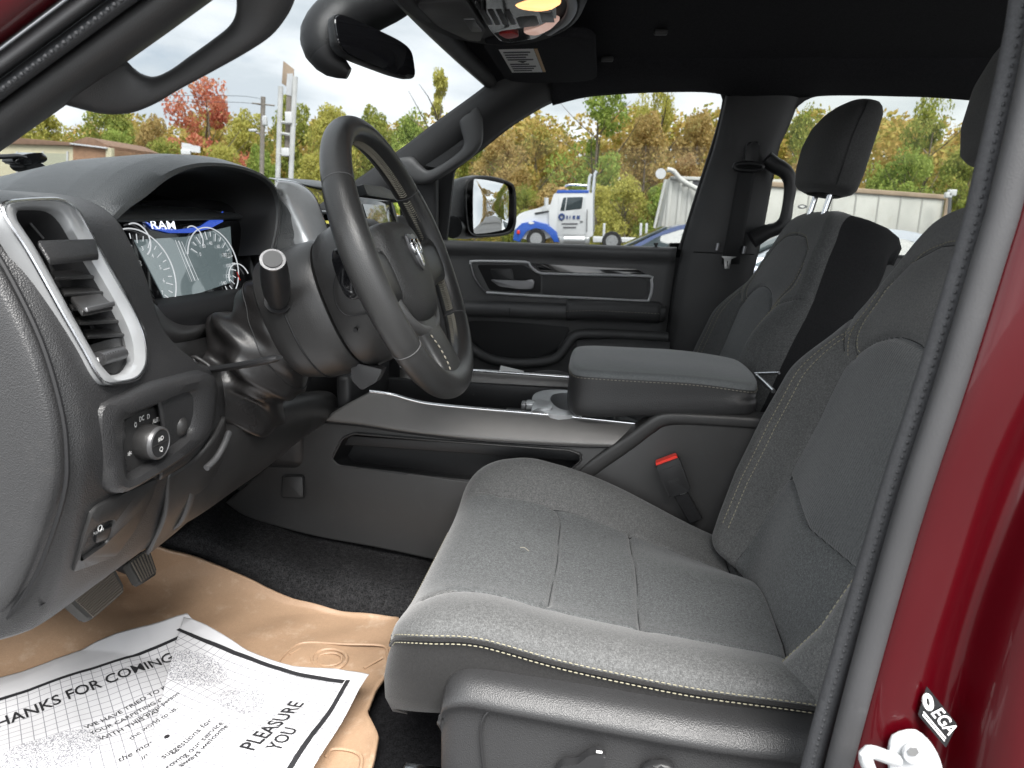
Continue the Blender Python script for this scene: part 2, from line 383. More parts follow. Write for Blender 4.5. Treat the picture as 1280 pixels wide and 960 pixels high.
# headliner: one arched skin from the windshield header to the back of the cab
def hl(x, y):
    e = min(1, abs(y-.8)/.74); fx = max(0, (-.12-x))/.22
    return V((x, y, 1.842-.075*e**3-.058*fx**1.6))
rows = [[hl(x, y) for y in np.linspace(.05, 1.55, 9)] for x in (-.33, -.22, -.1, .2, .6, 1.0, 1.5)]
sheet('headliner', rows, 'headliner', cab, 30, 30, .02, off=1)
rbox('roof_skin', (.58, .8, 1.885), (1.86, 1.5, .02), 'paint', cab, .008)
tube('header_trim', crv([(-.335, .1, 1.755), (-.345, .45, 1.762), (-.350, .8, 1.764), (-.345, 1.15, 1.768), (-.318, 1.44, 1.758)], 24), .022, 'trim_dark', cab, 8)
for q in ((825, 52), (759, 72)):
    _h = at(*q, Z=1.80); rbox('coat_hook', hl(_h.x, _h.y)-V((0, 0, .008)), (.030, .016, .012), 'trim_dark', cab, .004)
# windshield
wq = [V((-.28, .02, 1.812)), V((-.28, 1.56, 1.812)), V((-1.02, 1.58, 1.31)), V((-1.02, .02, 1.31))]
prism('windshield', wq, (-.003, 0, .004), 'windshield_glass', cab, 0)
# passenger-side A-pillar trim, between the windshield and the door window
pa_in = [at(628, 88, 1.43), at(600, 112, 1.44), at(545, 152, 1.45), at(500, 186, 1.46), at(440, 228, 1.47), at(380, 268, 1.48)]
pa_out = [at(720, 118, 1.535), at(690, 128, 1.53), at(640, 157, 1.53), at(603, 186, 1.53), at(566, 214, 1.53), at(520, 250, 1.53)]
n_ = 24; A_, B_ = crv(pa_in, n_), crv(pa_out, n_)
bulge = [[a*(1-t)+b*t+V((.012, -.035, .0))*math.sin(math.pi*t) for t in np.linspace(0, 1, 9)] for a, b in zip(A_, B_)]
sheet('a_pillar_trim', bulge, 'pillar', cab, 30, 16, .012)
# roof rail above the passenger windows
wt = [(566, 214), (603, 186), (640, 157), (690, 128), (735, 117), (800, 112), (860, 110.5), (893, 112)]
rail_lo = crv([at(x, y, 1.535) for x, y in wt[3:]]+[at(940, 120, 1.53), at(1000, 118, 1.53), at(1040, 115, 1.53), at(1120, 116, 1.53), at(1200, 120, 1.53), at(1400, 140, 1.53)], 50)
rail_hi = [V((p.x, 1.40, hl(p.x, 1.40).z+.012)) for p in rail_lo]
mid = [(a+b)/2+V((0, -.02, -.005)) for a, b in zip(rail_lo, rail_hi)]
sheet('roof_rail_trim', [rail_lo, mid, rail_hi], 'headliner', cab, 10, 60, .01)
# passenger B-pillar, between the front and rear door windows
bl = [at(912, 96, 1.535), at(905, 128, 1.535), at(893, 180, 1.535), at(872, 245, 1.535), at(852, 312, 1.535), at(840, 370, 1.535), at(826, 470, 1.535)]
br = [at(1006, 100, 1.525), at(990, 150, 1.525), at(974, 185, 1.525), at(966, 225, 1.525), at(952, 300, 1.525), at(935, 370, 1.525), at(915, 470, 1.525)]
mids = [[a*(1-t)+b*t+V((0, -.022, 0))*math.sin(math.pi*t)**.6 for t in np.linspace(0, 1, 9)] for a, b in zip(crv(bl, 20), crv(br, 20))]
sheet('b_pillar_trim', mids, 'pillar', cab, 30, 24, .012)
tube('pillar_seam', [p+V((0, -.026, 0)) for p in [at(856, 314, 1.535)*(1-t)+at(950, 318, 1.525)*t for t in np.linspace(.1, .9, 6)]], .0015, 'black', cab, 6)
# rear-door window: corner trim, sill and the wall behind it
rw = [at(990, 150, 1.53), at(974, 185, 1.53), at(966, 225, 1.53), at(952, 300, 1.53)]
corner = crv([at(966, 225, 1.53), at(975, 180, 1.53), at(988, 145, 1.53), at(1010, 124, 1.53), at(1045, 116, 1.53)], 16)
strip('window_corner_trim', corner, [at(930, 225, 1.53), *[at(930+i*5, 200-i*8, 1.53) for i in range(1, 15)], at(1040, 70, 1.53)], 'pillar', cab, .012)
rbox('rear_door_panel', (1.0, 1.56, 1.03), (1.1, .05, .62), 'hard_dark', cab, .01)
rbox('c_pillar', (1.42, 1.55, 1.5), (.25, .05, .65), 'pillar', cab, .01)
prism('rear_window_glass', [V((.40, 1.575, 1.32)), V((1.32, 1.575, 1.32)), V((1.32, 1.555, 1.77)), V((.40, 1.555, 1.77))], (0, .004, 0), 'privacy_glass', cab, 0)
# black door-window frame edge on the passenger front door (rubber run)
run = crv([at(566, 212, 1.545), at(603, 184, 1.545), at(640, 155, 1.545), at(690, 126, 1.545), at(735, 115, 1.545), at(800, 110, 1.545), at(868, 108.5, 1.545), at(895, 111, 1.545), at(904, 118, 1.545), at(905, 130, 1.545), at(895, 170, 1.545), at(872, 242, 1.545), at(850, 312, 1.545)], 70)
tube('window_rubber', run, .006, 'black', cab, 8)

# ---- driver's B-pillar: cloth-faced seal, rubber seal and the red painted door frame
def pline(pts, Y, n=28): return crv([at(x, y, Y) for x, y in pts], n)
sealA = pline([(1300, -160), (1273, 40), (1228, 240), (1213, 300), (1158, 480), (1118, 600), (1088, 700), (1050, 830), (1014, 960), (975, 1120)], .045)
sealB = pline([(1330, -160), (1305, 40), (1260, 240), (1243, 300), (1188, 480), (1148, 600), (1118, 700), (1082, 830), (1048, 960), (1010, 1120)], .022)
def bumpy(pts, a, q): return [p for p in pts]
tube('door_seal_cloth', sealA, .0085, 'seal_cloth', cab, 14, up=(0, 1, 0), flat=.9)
tube('door_seal_rubber', sealB, .0102, 'seal', cab, 14, up=(0, 1, 0), flat=.9)
_st = [p+V((-.006, -.0085, 0)) for p in sealA]
stitches('seal_rib', [p+V((-.0030, -.0066, 0)) for p in sealA], 'seal_cloth', cab, .003, .003, .0014)
# inner trim lip just inside the seal
tube('b_pillar_edge_trim', [p+V((.022, .024, 0)) for p in sealA], .010, 'hard', cab, 10, up=(0, 1, 0))
# painted frame: a section swept down the pillar; offsets from the rubber seal (x rearward, y outward)
sect = [(.000, .020), (.006, .004), (.014, -.004), (.030, -.006), (.048, -.004), (.062, .004), (.072, .012), (.083, .014), (.089, .004), (.093, -.012), (.101, -.026), (.113, -.034), (.126, -.034), (.134, -.026), (.139, -.006), (.150, .004), (.170, .008), (.24, .010), (.4, .010)]
rowsP = [[p+V((dx*(1+.12*math.sin(k*.28)), dy+.001*math.sin(k*.9+dx*40), 0)) for dx, dy in sect] for k, p in enumerate(sealB)]
sheet('painted_door_frame', rowsP, 'paint', cab, 60, 70, .003)
# stamped dimples in the painted frame
def frame_pt(px, py, Y): return at(px, py, Y)
# sill below the opening
rbox('door_sill', (-.3, .03, .70), (1.6, .10, .10), 'hard_dark', cab, .015)

# ---- driver's A-pillar: paint, seal, ribbed cloth, trim
def aplL(y0, x1, Y):
    a = at(0, y0, Y); u = at(81, 0, Y)-at(0, 61, Y)
    return [a-u*3.2+V((0, 0, -.03)), a-u*1.5, a, a+u, a+u*2.6, a+u*4.5, a+u*6.6+V((.01, 0, -.012)), a+u*6.6+V((.25, 0, .022)), a+u*6.6+V((.62, 0, .026))]
rowsA = [aplL(-140, 0, -.04), aplL(-60, 0, -.034), aplL(10, 0, -.026), aplL(40, 0, -.018), aplL(54, 0, -.008), aplL(60, 0, .006)]
sheet('painted_a_pillar', rowsA, 'paint', cab, 30, 30, .003)
sheet('a_pillar_seal', [aplL(61, 82, .012), aplL(68, 92, -.004), aplL(80, 108, -.010), aplL(92, 124, -.004), aplL(99, 133, .012)], 'seal', cab, 20, 40, .003)
sheet('a_pillar_cloth_seal', [aplL(98, 131, .016), aplL(103, 138, .004), aplL(114, 152, -.001), aplL(124, 165, .006), aplL(128, 170, .02)], 'seal_cloth', cab, 20, 40, .003)
stitches('seal_rib', [at(0, 113, -.0022)*(1-t)+at(151, 0, -.0022)*t for t in np.linspace(-1.2, 1.6, 60)], 'seal_cloth', cab, .003, .003, .0016)
trA = [aplL(127, 169, .018), aplL(140, 190, .014), aplL(158, 215, .020), aplL(176, 241, .034), aplL(186, 255, .055), aplL(190, 262, .10)]
sheet('a_pillar_cover', trA, 'pillar', cab, 20, 40, .006)

rbox('hinge_pillar', (-.90, .05, 1.02), (.26, .10, .84), 'paint', cab, .02)
# grab handle on the driver's A-pillar: a bow standing off the trim towards the cab's middle
gh = thing('grab_handle', 'large black grab handle on the near windshield pillar, upper left corner', 'grab handle', at(90, 130, .08))
outer = [(60, 125), (88, 133), (125, 142), (155, 142), (188, 131), (222, 112), (262, 90), (305, 65), (335, 44), (353, 22), (366, -4), (372, -40), (330, -70)]
inner = [(128, 86), (150, 72), (160, 80), (175, 91), (194, 96), (214, 88), (240, 70), (268, 51), (289, 35), (298, 20), (299, 2), (296, -18), (270, -40)]
Yo = [.06, .075, .09, .10, .105, .105, .105, .105, .105, .10, .09, .08, .06]
Oc = [at(x, y, Y) for (x, y), Y in zip(outer, Yo)]; Ic = [at(x, y, Y) for (x, y), Y in zip(inner, Yo)]
Oc, Ic = crv(Oc, 60), crv(Ic, 60)
loops = []
for a, b in zip(Oc, Ic):
    c, ex = (a+b)/2, (b-a)/2; ey = V((.0, 1, 0)); rr_ = min(.016, ex.length*.8)
    loops.append(sq_loop(c, ex, ey, 1.0, rr_, 16, 2.4))
loft('bow', loops, 'pillar', gh)

# sun visor (passenger), overhead console, mirror -----------------------------------------
sv = thing('sun_visor', 'black passenger sun visor with white warning label, folded against the headliner', 'sun visor', at(690, 110, 1.2))
VO, VX, VY = V((-.265, .97, 1.746)), V((.225, 0, .004)), V((0, .43, -.004))
vp = lambda a, b, k=0: VO+VX*a+VY*b-V((0, 0, k))
prism('panel', rnd([vp(0, 0), vp(0, 1), vp(1, 1), vp(1, 0)], .28), (0, 0, .02), 'headliner', sv, .006)
prism('warning_label', [vp(.12, .20, .0012), vp(.12, .70, .0012), vp(.44, .70, .0012), vp(.44, .20, .0012)], (0, 0, .001), 'white_print', sv, 0)
prism('label_stripe', [vp(.445, .20, .0012), vp(.445, .70, .0012), vp(.475, .70, .0012), vp(.475, .20, .0012)], (0, 0, .001), 'stripe', sv, 0)
for k in range(9):
    b_ = .24+.05*k; a1 = .40-.03*(k % 3)
    if k == 4: continue
    prism('label_text', [vp(.15, b_, .0020), vp(a1, b_, .0020), vp(a1, b_+.022, .0020), vp(.15, b_+.022, .0020)], (0, 0, .0006), 'ink_soft', sv, 0)
prism('label_symbol', [vp(.24, .43, .0022), vp(.33, .43, .0022), vp(.285, .47, .0022)], (0, 0, .0006), 'ink', sv, 0)

oc = thing('overhead_console', 'black overhead console with lit amber map lamps and smooth bin door', 'overhead console', (-.2, .8, 1.80))
OZ = 1.742
def opt(x, y, k=0): return V((x, y, OZ-k+.05*max(0, y-.95)))
ol = crv([opt(*p) for p in ((-.352, .70), (-.352, .80), (-.335, .90), (-.29, .985), (-.22, 1.025), (-.15, .985), (-.09, .89), (-.062, .78), (-.062, .66), (-.12, .58), (-.21, .565), (-.31, .60))], 48, True)
cen = sum(ol, V())/len(ol)
def oring(k, z): return [cen+(p-cen)*k+V((0, 0, z)) for p in ol]
loft('housing', [oring(1.10, .055), oring(1.09, .02), oring(1.04, .004), oring(.99, 0), oring(.965, .003), oring(.95, .008)], 'trim_dark', oc, (False, True))
prism('bin_door', rnd([opt(-.325, .72, -.004), opt(-.318, .86, -.004), opt(-.283, .955, -.004), opt(-.262, .967, -.004), opt(-.236, .88, -.004), opt(-.238, .70, -.004)], .2), (0, 0, -.007), 'handle_grey', oc, .002)
prism('bin_latch', rnd([opt(-.262, .80, -.001), opt(-.262, .88, -.001), opt(-.242, .88, -.001), opt(-.242, .80, -.001)], .2), (0, 0, -.007), 'silver_dark', oc, .001)
prism('switch_panel', rnd([opt(-.228, .70, -.004), opt(-.228, .90, -.004), opt(-.222, .965, -.004), opt(-.205, .985, -.004), opt(-.15, .945, -.004), opt(-.105, .85, -.004), (-.095, .70, OZ+.004)], .2), (0, 0, -.006), 'gloss_black', oc, .002)
for x in (-.222, -.208, -.194, -.180):
    rbox('switch', opt(x, .80, .001), (.010, .085, .006), 'hard_dark', oc, .002)
prism('center_pad', rnd([opt(-.172, .80, .002), opt(-.172, .87, .002), opt(-.135, .855, .002), opt(-.135, .79, .002)], .25), (0, 0, .006), 'hard', oc, .002)
rbox('lamp_button', opt(-.117, .80, .001), (.022, .06, .006), 'silver_dark', oc, .002)
def lens(name, pts, m): return prism(name, rnd([opt(*p, .003) for p in pts], .35), (0, 0, .006), m, oc, .002)
lens('map_lamp', [(-.168, .735), (-.145, .765), (-.112, .765), (-.086, .72), (-.105, .70), (-.14, .705)], 'lamp_amber')
lens('map_lamp', [(-.172, .900), (-.15, .925), (-.118, .88), (-.096, .815), (-.108, .81), (-.135, .86)], 'lamp_pale')
prism('sos_button', rnd([opt(-.218, .905, -.0005), opt(-.205, .945, -.0005), opt(-.178, .925, -.0005), opt(-.19, .895, -.0005)], .3), (0, 0, -.004), 'red_print', oc, .001)
tube('rear_bezel', crv([opt(-.125, .92, -.002), opt(-.088, .84, -.002), opt(-.073, .76, -.002), opt(-.076, .68, -.002)], 16), .009, 'silver_dark', oc, 8, flat=.6)

# ---- rear-view mirror with its sensor housing on the windshield
rm = thing('rearview_mirror', 'frameless black rear view mirror with bulky sensor housing below the overhead console', 'mirror', (-.43, .78, 1.68))
mc = V((-.415, .795, 1.688)); me_ = V((.25, .968, 0)).normalized(); mu = V((-.17, .03, .985)); mu = (mu-me_*mu.dot(me_)).normalized(); mn = me_.cross(mu)
if mn.x < 0: mn = -mn
def mloop(sx, sy, k): return [mc+mn*k+p for p in sq_loop((0, 0, 0), me_, mu, sx, sy, 40, 4.5)]
loft('shell', [mloop(.07, .02, -.030), mloop(.11, .028, -.022), mloop(.124, .033, -.010), mloop(.127, .0345, 0), mloop(.126, .034, .003)], 'hard_dark', rm)
loft('mirror_glass', [mloop(.1245, .0328, .0032), mloop(.1235, .0322, .0050)], 'mirror_dark', rm)
pp = [at(520, -20, .90), at(490, 2, .87), at(455, 14, .83), at(428, 26, .79), at(408, 44, .76), at(405, 62, .745), at(418, 80, .745), at(436, 92, .75)]
pth = crv(pp, 24); rad_ = np.interp(np.linspace(0, 1, 24), [0, .25, .45, .6, .75, .9, 1], [.030, .034, .043, .048, .042, .026, .010])
tube('sensor_housing', pth, list(rad_), 'hard_dark', rm, 18)
tube('housing_seam', [pth[8]+V((.0, 0, 0))+(V((0, math.cos(a), math.sin(a)))*.0425) for a in np.linspace(2.0, 4.4, 12)], .0012, 'black', rm, 6)
tube('stem', [at(420, 60, .76), mc-mn*.02], .014, 'hard_dark', rm, 10)

# ================================================================== DASHBOARD
dash = thing('dashboard', 'dark grey grained dashboard with hooded gauges, side vent and headlamp switch', 'dashboard', (-.55, .8, .75))
PZ = np.array([1.44, 1.425, 1.412, 1.395, 1.33, 1.27, 1.22, 1.17, 1.10, 1.05, 1.018])
PX = np.array([-.95, -.66, -.545, -.503, -.474, -.456, -.447, -.450, -.475, -.496, -.512])
def face_x(z): return float(np.interp(-z, -PZ, PX))
prof = [(-1.02, 1.375), (-.80, 1.395), (-.62, 1.411), (-.545, 1.409), (-.506, 1.393), (-.488, 1.365), (-.474, 1.33), (-.456, 1.27), (-.447, 1.22), (-.450, 1.17), (-.475, 1.10), (-.496, 1.05), (-.511, 1.022), (-.53, 1.012), (-.60, 1.03)]
def on_dash(px, py, lift=0.):
    X = -.47
    for _ in range(12): p = at(px, py, X=X); X = .5*X+.5*(float(np.interp(-p.z, [-1.409, -1.393, -1.365, -1.33, -1.27, -1.22, -1.17, -1.10, -1.05, -1.022], [-.545, -.506, -.488, -.474, -.456, -.447, -.450, -.475, -.496, -.511]))-.02*max(0, p.y-.05)+lift)
    return at(px, py, X=X)
def near_round(p, y):
    """near end of the dash rolls forward into the end cap"""
    e = max(0, .05-y)/.035; return V((p[0]-.022*e**2, y, p[1]-(.004*e if p[1] > 1.3 else 0)))
vent_px = [(8, 262), (55, 252), (85, 262), (105, 284), (175, 408), (177, 455), (162, 474), (132, 476), (118, 462), (42, 332)]
hl_px = [(152, 528), (162, 519), (228, 492), (236, 496), (238, 530), (230, 548), (166, 596), (155, 594), (150, 560)]
pk_px = [(108, 668), (141, 650), (137, 672), (120, 690), (94, 712), (92, 706)]
def drow_(p):
    q = min(1, max(0, (p[1]-1.20)/.07)); f_ = .02+.08*q; ym = .262-.057*q; ys = [.012, .02, .032, .05, .05+(ym-.05)*.28, .05+(ym-.05)*.55, .05+(ym-.05)*.8, ym]
    return [near_round((p[0]-f_*max(0, y-.05), p[1]), y) for y in ys]
sheet('dash_end', [drow_(p) for p in prof], 'soft', dash, 150, 100, .004, holes=[vent_px, hl_px], off=1)
# end cap facing the open door
ec = crv([at(-60, 250, .016), at(-30, 290, .016), at(0, 330, .016), at(45, 420, .016), at(70, 500, .016), at(79, 560, .016), at(75, 622, .016), at(40, 720, .016), at(0, 776, .016), at(-60, 830, .016)], 40)
ci = V((-.62, .016, 1.17))
def ecr(k, y): return [ci+(p-ci)*k+V((0, y, 0)) for p in ec]
loft('end_cap', [ecr(.995, .004), ecr(.985, -.006), ecr(.965, -.009), ecr(.90, -.009), ecr(.5, -.006), ecr(.02, -.005)], 'soft', dash, (False, False), False)
tube('end_cap_gap', [p+V((.004, -.001, 0)) for p in ec], .0022, 'black', dash, 6)
# top pad towards the windshield, full width
def topz(y): return 1.405+.012*math.sin(math.pi*min(1, max(0, (y-.05)/1.5)))
sheet('top_pad', [[V((x, y, topz(y)-dz)) for y in (.10, .25, .45, .64, .8, 1.0, 1.25, 1.5)] for x, dz in ((-1.04, .04), (-.85, .005), (-.70, 0), (-.62, .004), (-.585, .02))], 'soft_top', dash, 20, 40, .006)
rbox('cowl_block', (-1.02, .8, 1.2), (.12, 1.48, .34), 'hard_dark', dash, .01)

# gauge hood: an arch lofted from the windshield side to its rolled lip
lipA = [(.204, 1.378), (.240, 1.400), (.28, 1.418), (.318, 1.437), (.355, 1.450), (.40, 1.459), (.451, 1.463), (.50, 1.463), (.549, 1.459), (.585, 1.451), (.611, 1.437), (.622, 1.408), (.612, 1.375), (.59, 1.34)]
outA = [(.190, 1.385), (.222, 1.416), (.262, 1.441), (.305, 1.457), (.35, 1.4675), (.40, 1.474), (.451, 1.477), (.50, 1.4765), (.552, 1.472), (.595, 1.463), (.626, 1.445), (.640, 1.410), (.635, 1.375), (.62, 1.335)]
def arch(sec, x, dz=0, dy=0, k=1.): return crv([V((x, .42+(y-.42)*k+dy, 1.38+(z-1.38)*k+dz)) for y, z in sec], 46)
loft('gauge_hood', [arch(outA, -.93, -.045, .10, .95), arch(outA, -.80, -.020, .055, .98), arch(outA, -.68, -.006, .015), arch(outA, -.585, 0), arch(outA, -.552, -.001),
     [a*.75+b*.25 for a, b in zip(arch(outA, -.536, -.003), arch(lipA, -.536))], [a*.3+b*.7 for a, b in zip(arch(outA, -.526), arch(lipA, -.526))],
     arch(lipA, -.5255), arch(lipA, -.531, -.002, 0, .985)], 'soft_top', dash, (False, False), False)
loft('hood_lining', [arch(lipA, -.531, -.002, 0, .985), arch(lipA, -.545, -.004, 0, .97), arch(lipA, -.60, -.010, 0, .95), arch(lipA, -.66, -.03, 0, .9)], 'hard_dark', dash, (False, False), False)
tube('hood_seam', [p+V((.0005, -.0005, .003)) for p in arch(lipA, -.5275)], .0012, 'trim_dark', dash, 6)

# instrument cluster -----------------------------------------------------------
CN = V((.965, -.12, .20)).normalized(); C0 = V((-.602, .44, 1.345)); CXd = V((.13, .99, 0)).normalized(); CYd = CN.cross(CXd)
if CYd.z < 0: CYd = -CYd
def cp(x, y, k=0): return C0+CXd*x+CYd*y+CN*k
def cpx(px, py, k=0): return onp(px, py, C0+CN*k, CN)
sc_out = [cpx(*q) for q in ((128, 262), (150, 262), (200, 250), (285, 255), (305, 300), (322, 352), (318, 362), (280, 364), (258, 372), (240, 386), (215, 388), (196, 378), (160, 320))]
cl = prism('cluster_plate', crv(sc_out, 60, True), CN*-.012, 'gloss_black', dash, .001)
disp = [cpx(*q, .0015) for q in ((168, 300), (232, 296), (288, 283), (292, 352), (250, 366), (206, 374))]
prism('center_display', disp, CN*-.0012, 'display_pale', cl, 0)
blu = [cpx(*q, .0035) for q in ((182, 277), (200, 284), (222, 287), (250, 283), (279, 264), (279, 277), (262, 286), (238, 291), (212, 291), (192, 286))]
prism('display_banner', blu, CN*-.0015, 'display_blue', cl, 0)
text_on('banner_lettering', 'RAM', cpx(190, 286, .0065), cpx(220, 286.5, .0065), CYd, 'display_text', cl, 1, False, height=.0115)
def ring(name, px, py, rx, m, r=.0016, a0=0, a1=360, k=.004, n=40):
    c = cpx(px, py, k); return tube(name, [c+CXd*(rx*math.cos(R(a)))+CYd*(rx*math.sin(R(a))) for a in np.linspace(a0, a1, n)], r, m, cl, 6)
def gauge(px, py, rx, a0, a1, nt_, nums=()):
    ring('gauge_ring', px, py, rx, 'gauge_glow', .0009, a0-12, a1+12); c = cpx(px, py, .003)
    for k in range(nt_):
        a = R(a0+(a1-a0)*k/(nt_-1)); d = CXd*math.cos(a)+CYd*math.sin(a); l = .012 if k % 2 == 0 else .007
        tube('gauge_tick', [c+d*(rx-.006), c+d*(rx-.006-l)], .0007, 'gauge_glow', cl, 4)
    for k, t_ in enumerate(nums):
        a = R(a1+(a0-a1)*k/(len(nums)-1)); q = c+(CXd*math.cos(a)+CYd*math.sin(a))*(rx-.0235)+CN*.001; h = .0055; wd = h*.62*len(t_)
        text_on('gauge_number', t_, q-CXd*wd/2-CYd*h/2, q+CXd*wd/2-CYd*h/2, CYd, 'gauge_glow', cl, height=h)
gauge(176, 345, .062, -40, 150, 17, ('0', '1', '2', '3', '4', '5', '6', '7')); gauge(268, 330, .055, -70, 150, 17, ('0', '20', '40', '60', '80', '100', '120', '140'))
ring('small_gauge_ring', 172, 300, .022, 'gauge_glow', .0010, -60, 110); ring('small_gauge_ring', 243, 298, .018, 'gauge_glow', .0009, -40, 120); ring('small_gauge_ring', 300, 350, .026, 'gauge_glow', .0009, 20, 180)
text_on('gauge_number', '3', cpx(173, 333, .004), cpx(178, 333, .004), CYd, 'white_print', cl, height=.008)
text_on('gauge_number', '120', cpx(279, 322, .004), cpx(290, 321, .004), CYd, 'white_print', cl, height=.007)
tube('gauge_needle', [cpx(296, 340, .005), cpx(300, 350, .005)], .0012, 'red', cl, 5)
for k in range(3): tube('display_mark', [cpx(219+k*4, 300+k, .003), cpx(240+k*4, 352-k, .003)], .0004+.0003*(k % 2), 'gauge_glow', cl, 4)
# bezel skirt under the cluster
bz = crv([at(134, 278, X=-.545), at(146, 300, X=-.545), at(160, 330, X=-.55), at(178, 362, X=-.555), at(196, 384, X=-.56), at(216, 396, X=-.56), at(238, 392, X=-.562), at(258, 377, X=-.566), at(282, 367, X=-.57), at(312, 362, X=-.575), at(325, 364, X=-.58)], 50)
bz2 = crv([at(126, 280, X=-.520), at(136, 312, X=-.515), at(150, 350, X=-.508), at(166, 386, X=-.503), at(182, 410, X=-.500), at(206, 424, X=-.50), at(236, 424, X=-.51), at(262, 414, X=-.53), at(286, 402, X=-.55), at(312, 396, X=-.57), at(325, 396, X=-.58)], 50)
sheet('cluster_bezel', [[a+V((-.04, .01, .0)) for a in bz], bz, [a*.5+b*.5+V((.006, 0, .003)) for a, b in zip(bz, bz2)], bz2, [b+V((-.03, 0, -.03)) for b in bz2]], 'hard', dash, 20, 60, .002)
tube('bezel_lip', [p+V((.001, 0, 0)) for p in bz], .0035, 'hard_dark', dash, 8)
# column-side fascia below the cluster
sheet('lower_fascia', [[at(160, 392, X=-.505), at(200, 425, X=-.50), at(240, 425, X=-.515), at(300, 410, X=-.56)], [at(165, 420, X=-.49), at(205, 438, X=-.49), at(240, 440, X=-.50), at(300, 440, X=-.55)], [at(170, 462, X=-.472), at(200, 458, X=-.475), at(240, 448, X=-.50), at(300, 450, X=-.56)], [at(170, 475, X=-.47), at(200, 468, X=-.475), at(240, 458, X=-.50), at(300, 460, X=-.56)]], 'hard', dash, 16, 24, .004)

# side air vent ------------------------------------------------------------------
vp_ = lambda x, y, k=0: onp(x, y, VC+VN*k, VN)
VN = V((.95, .11, .27)).normalized(); VC = at(95, 370, .11)+VN*.014
vo_px = [(2, 262), (8, 253), (55, 249), (78, 251), (96, 264), (108, 285), (134, 334), (162, 382), (178, 418), (182, 446), (179, 462), (167, 475), (134, 480), (120, 468), (103, 438), (72, 384), (34, 316), (6, 274)]
vi_px = [(20, 268), (26, 261), (56, 260), (72, 264), (84, 276), (96, 296), (124, 342), (150, 388), (164, 420), (168, 444), (166, 455), (157, 465), (136, 469), (128, 460), (114, 436), (83, 380), (48, 316), (22, 276)]
o_l = crv([vp_(*q, .010) for q in vo_px], 72, True); i_l = crv([vp_(*q, .006) for q in vi_px], 72, True)
vb = loft('vent_bezel', [[p-VN*.016 for p in o_l], o_l, [a*.75+b*.25+VN*.003 for a, b in zip(o_l, i_l)], [a*.35+b*.65+VN*.002 for a, b in zip(o_l, i_l)], i_l, [p-VN*.012 for p in i_l]], 'silver', dash, (False, False))
tube('bezel_edge', [p+VN*.001 for p in o_l], .0016, 'chrome_soft', vb, 6, closed=True)
mid_l = [a+(sum(i_l, V())/72-a)*.04-VN*.006 for a in i_l]
loft('vent_throat', [[p-VN*.008 for p in i_l], [a+(sum(i_l, V())/72-a)*.10-VN*.02 for a in i_l], [a+(sum(i_l, V())/72-a)*.16-VN*.07 for a in i_l]], 'hard_dark', vb, (False, True))
def blade(name, a, b, c, d, m, th=.005, bev=.0018):
    return prism(name, [a, b, c, d], VN*-.001+V((0, 0, -th)), m, vb, bev)
blade('vent_bar', vp_(46, 299, .008), vp_(120, 297, .012), vp_(124, 318, .016), vp_(62, 324, .013), 'soft', .006, .003)
for (x0, x1, y), k in zip(((62, 128, 341), (74, 134, 361), (84, 142, 379), (93, 152, 397), (103, 160, 414)), range(5)):
    blade('vent_slat', vp_(x0, y-2, -.012), vp_(x1-6, y-7, -.016), vp_(x1+3, y+3, .0), vp_(x0+7, y+6, .002), 'hard', .003, .001)
for x in (80, 98, 112): tube('vent_divider', [vp_(x-18, 330, -.022), vp_(x+24, 425, -.022)], .002, 'hard_dark', vb, 6)
for x, y in ((30, 270), (39, 269), (50, 272)): tube('vent_vane', [vp_(x, y, -.015), vp_(x+24, y+28, -.018)], .0012, 'silver_dark', vb, 6)
blade('vent_tab', vp_(88, 370, .004), vp_(126, 366, .004), vp_(142, 380, .026), vp_(103, 388, .026), 'hard', .006, .002)
prism('tab_tip', [vp_(104, 385, .027), vp_(140, 377, .027), vp_(141, 383, .027), vp_(106, 391, .027)], VN*.003, 'silver_dark', vb, .001)
prism('vent_plate', crv([vp_(*q, -.004) for q in ((112, 432), (150, 422), (160, 430), (164, 446), (160, 460), (150, 466), (136, 467), (126, 458), (112, 440))], 40, True), VN*-.01, 'hard', vb, .002)
tube('thumb_wheel', [vp_(122, 449, -.001), vp_(150, 441, -.001)], .0085, 'silver_dark', vb, 14, flat=.8)
for k in range(8): tube('wheel_knurl', [vp_(125+k*3.2, 444.5-k*.9, .0062), vp_(127+k*3.2, 449.5-k*.9, .0062)], .0006, 'ink', vb, 4)
for k in range(3): tube('airflow_mark', [vp_(155, 440+k*2.6, -.001), vp_(161, 439+k*2.6, -.001)], .0004, 'white_print', vb, 4)
tube('airflow_mark', [vp_(121.5, 447, .0), vp_(123.5, 452, .0)], .0008, 'white_print', vb, 4)

# headlamp switch panel --------------------------------------------------------------
HN = V((.99, .0, -.06)).normalized(); HC = at(190, 548, .155)+V((.013, 0, 0))
hp = lambda x, y, k=0: onp(x, y, HC+HN*k, HN)
h_out = [(120, 512), (132, 501), (185, 480), (235, 468), (262, 466), (271, 480), (270, 505), (262, 540), (236, 566), (200, 590), (158, 614), (142, 616), (131, 606), (122, 560)]
h_in = [(150, 534), (158, 520), (188, 508), (226, 492), (236, 494), (238, 510), (237, 532), (228, 548), (202, 570), (168, 592), (160, 596), (153, 592), (150, 566), (149, 548)]
a_, b_ = crv([hp(*q, 0) for q in h_out], 60, True), crv([hp(*q, 0) for q in h_in], 60, True)
hs_ = loft('headlamp_switch_surround', [[p-HN*.03 for p in a_], [p-HN*.004 for p in a_], [p*.9+q*.1+HN*.004 for p, q in zip(a_, b_)], [p*.6+q*.4+HN*.008 for p, q in zip(a_, b_)], [p*.15+q*.85+HN*.006 for p, q in zip(a_, b_)], b_, [q-HN*.014 for q in b_]], 'soft', dash, (False, False))
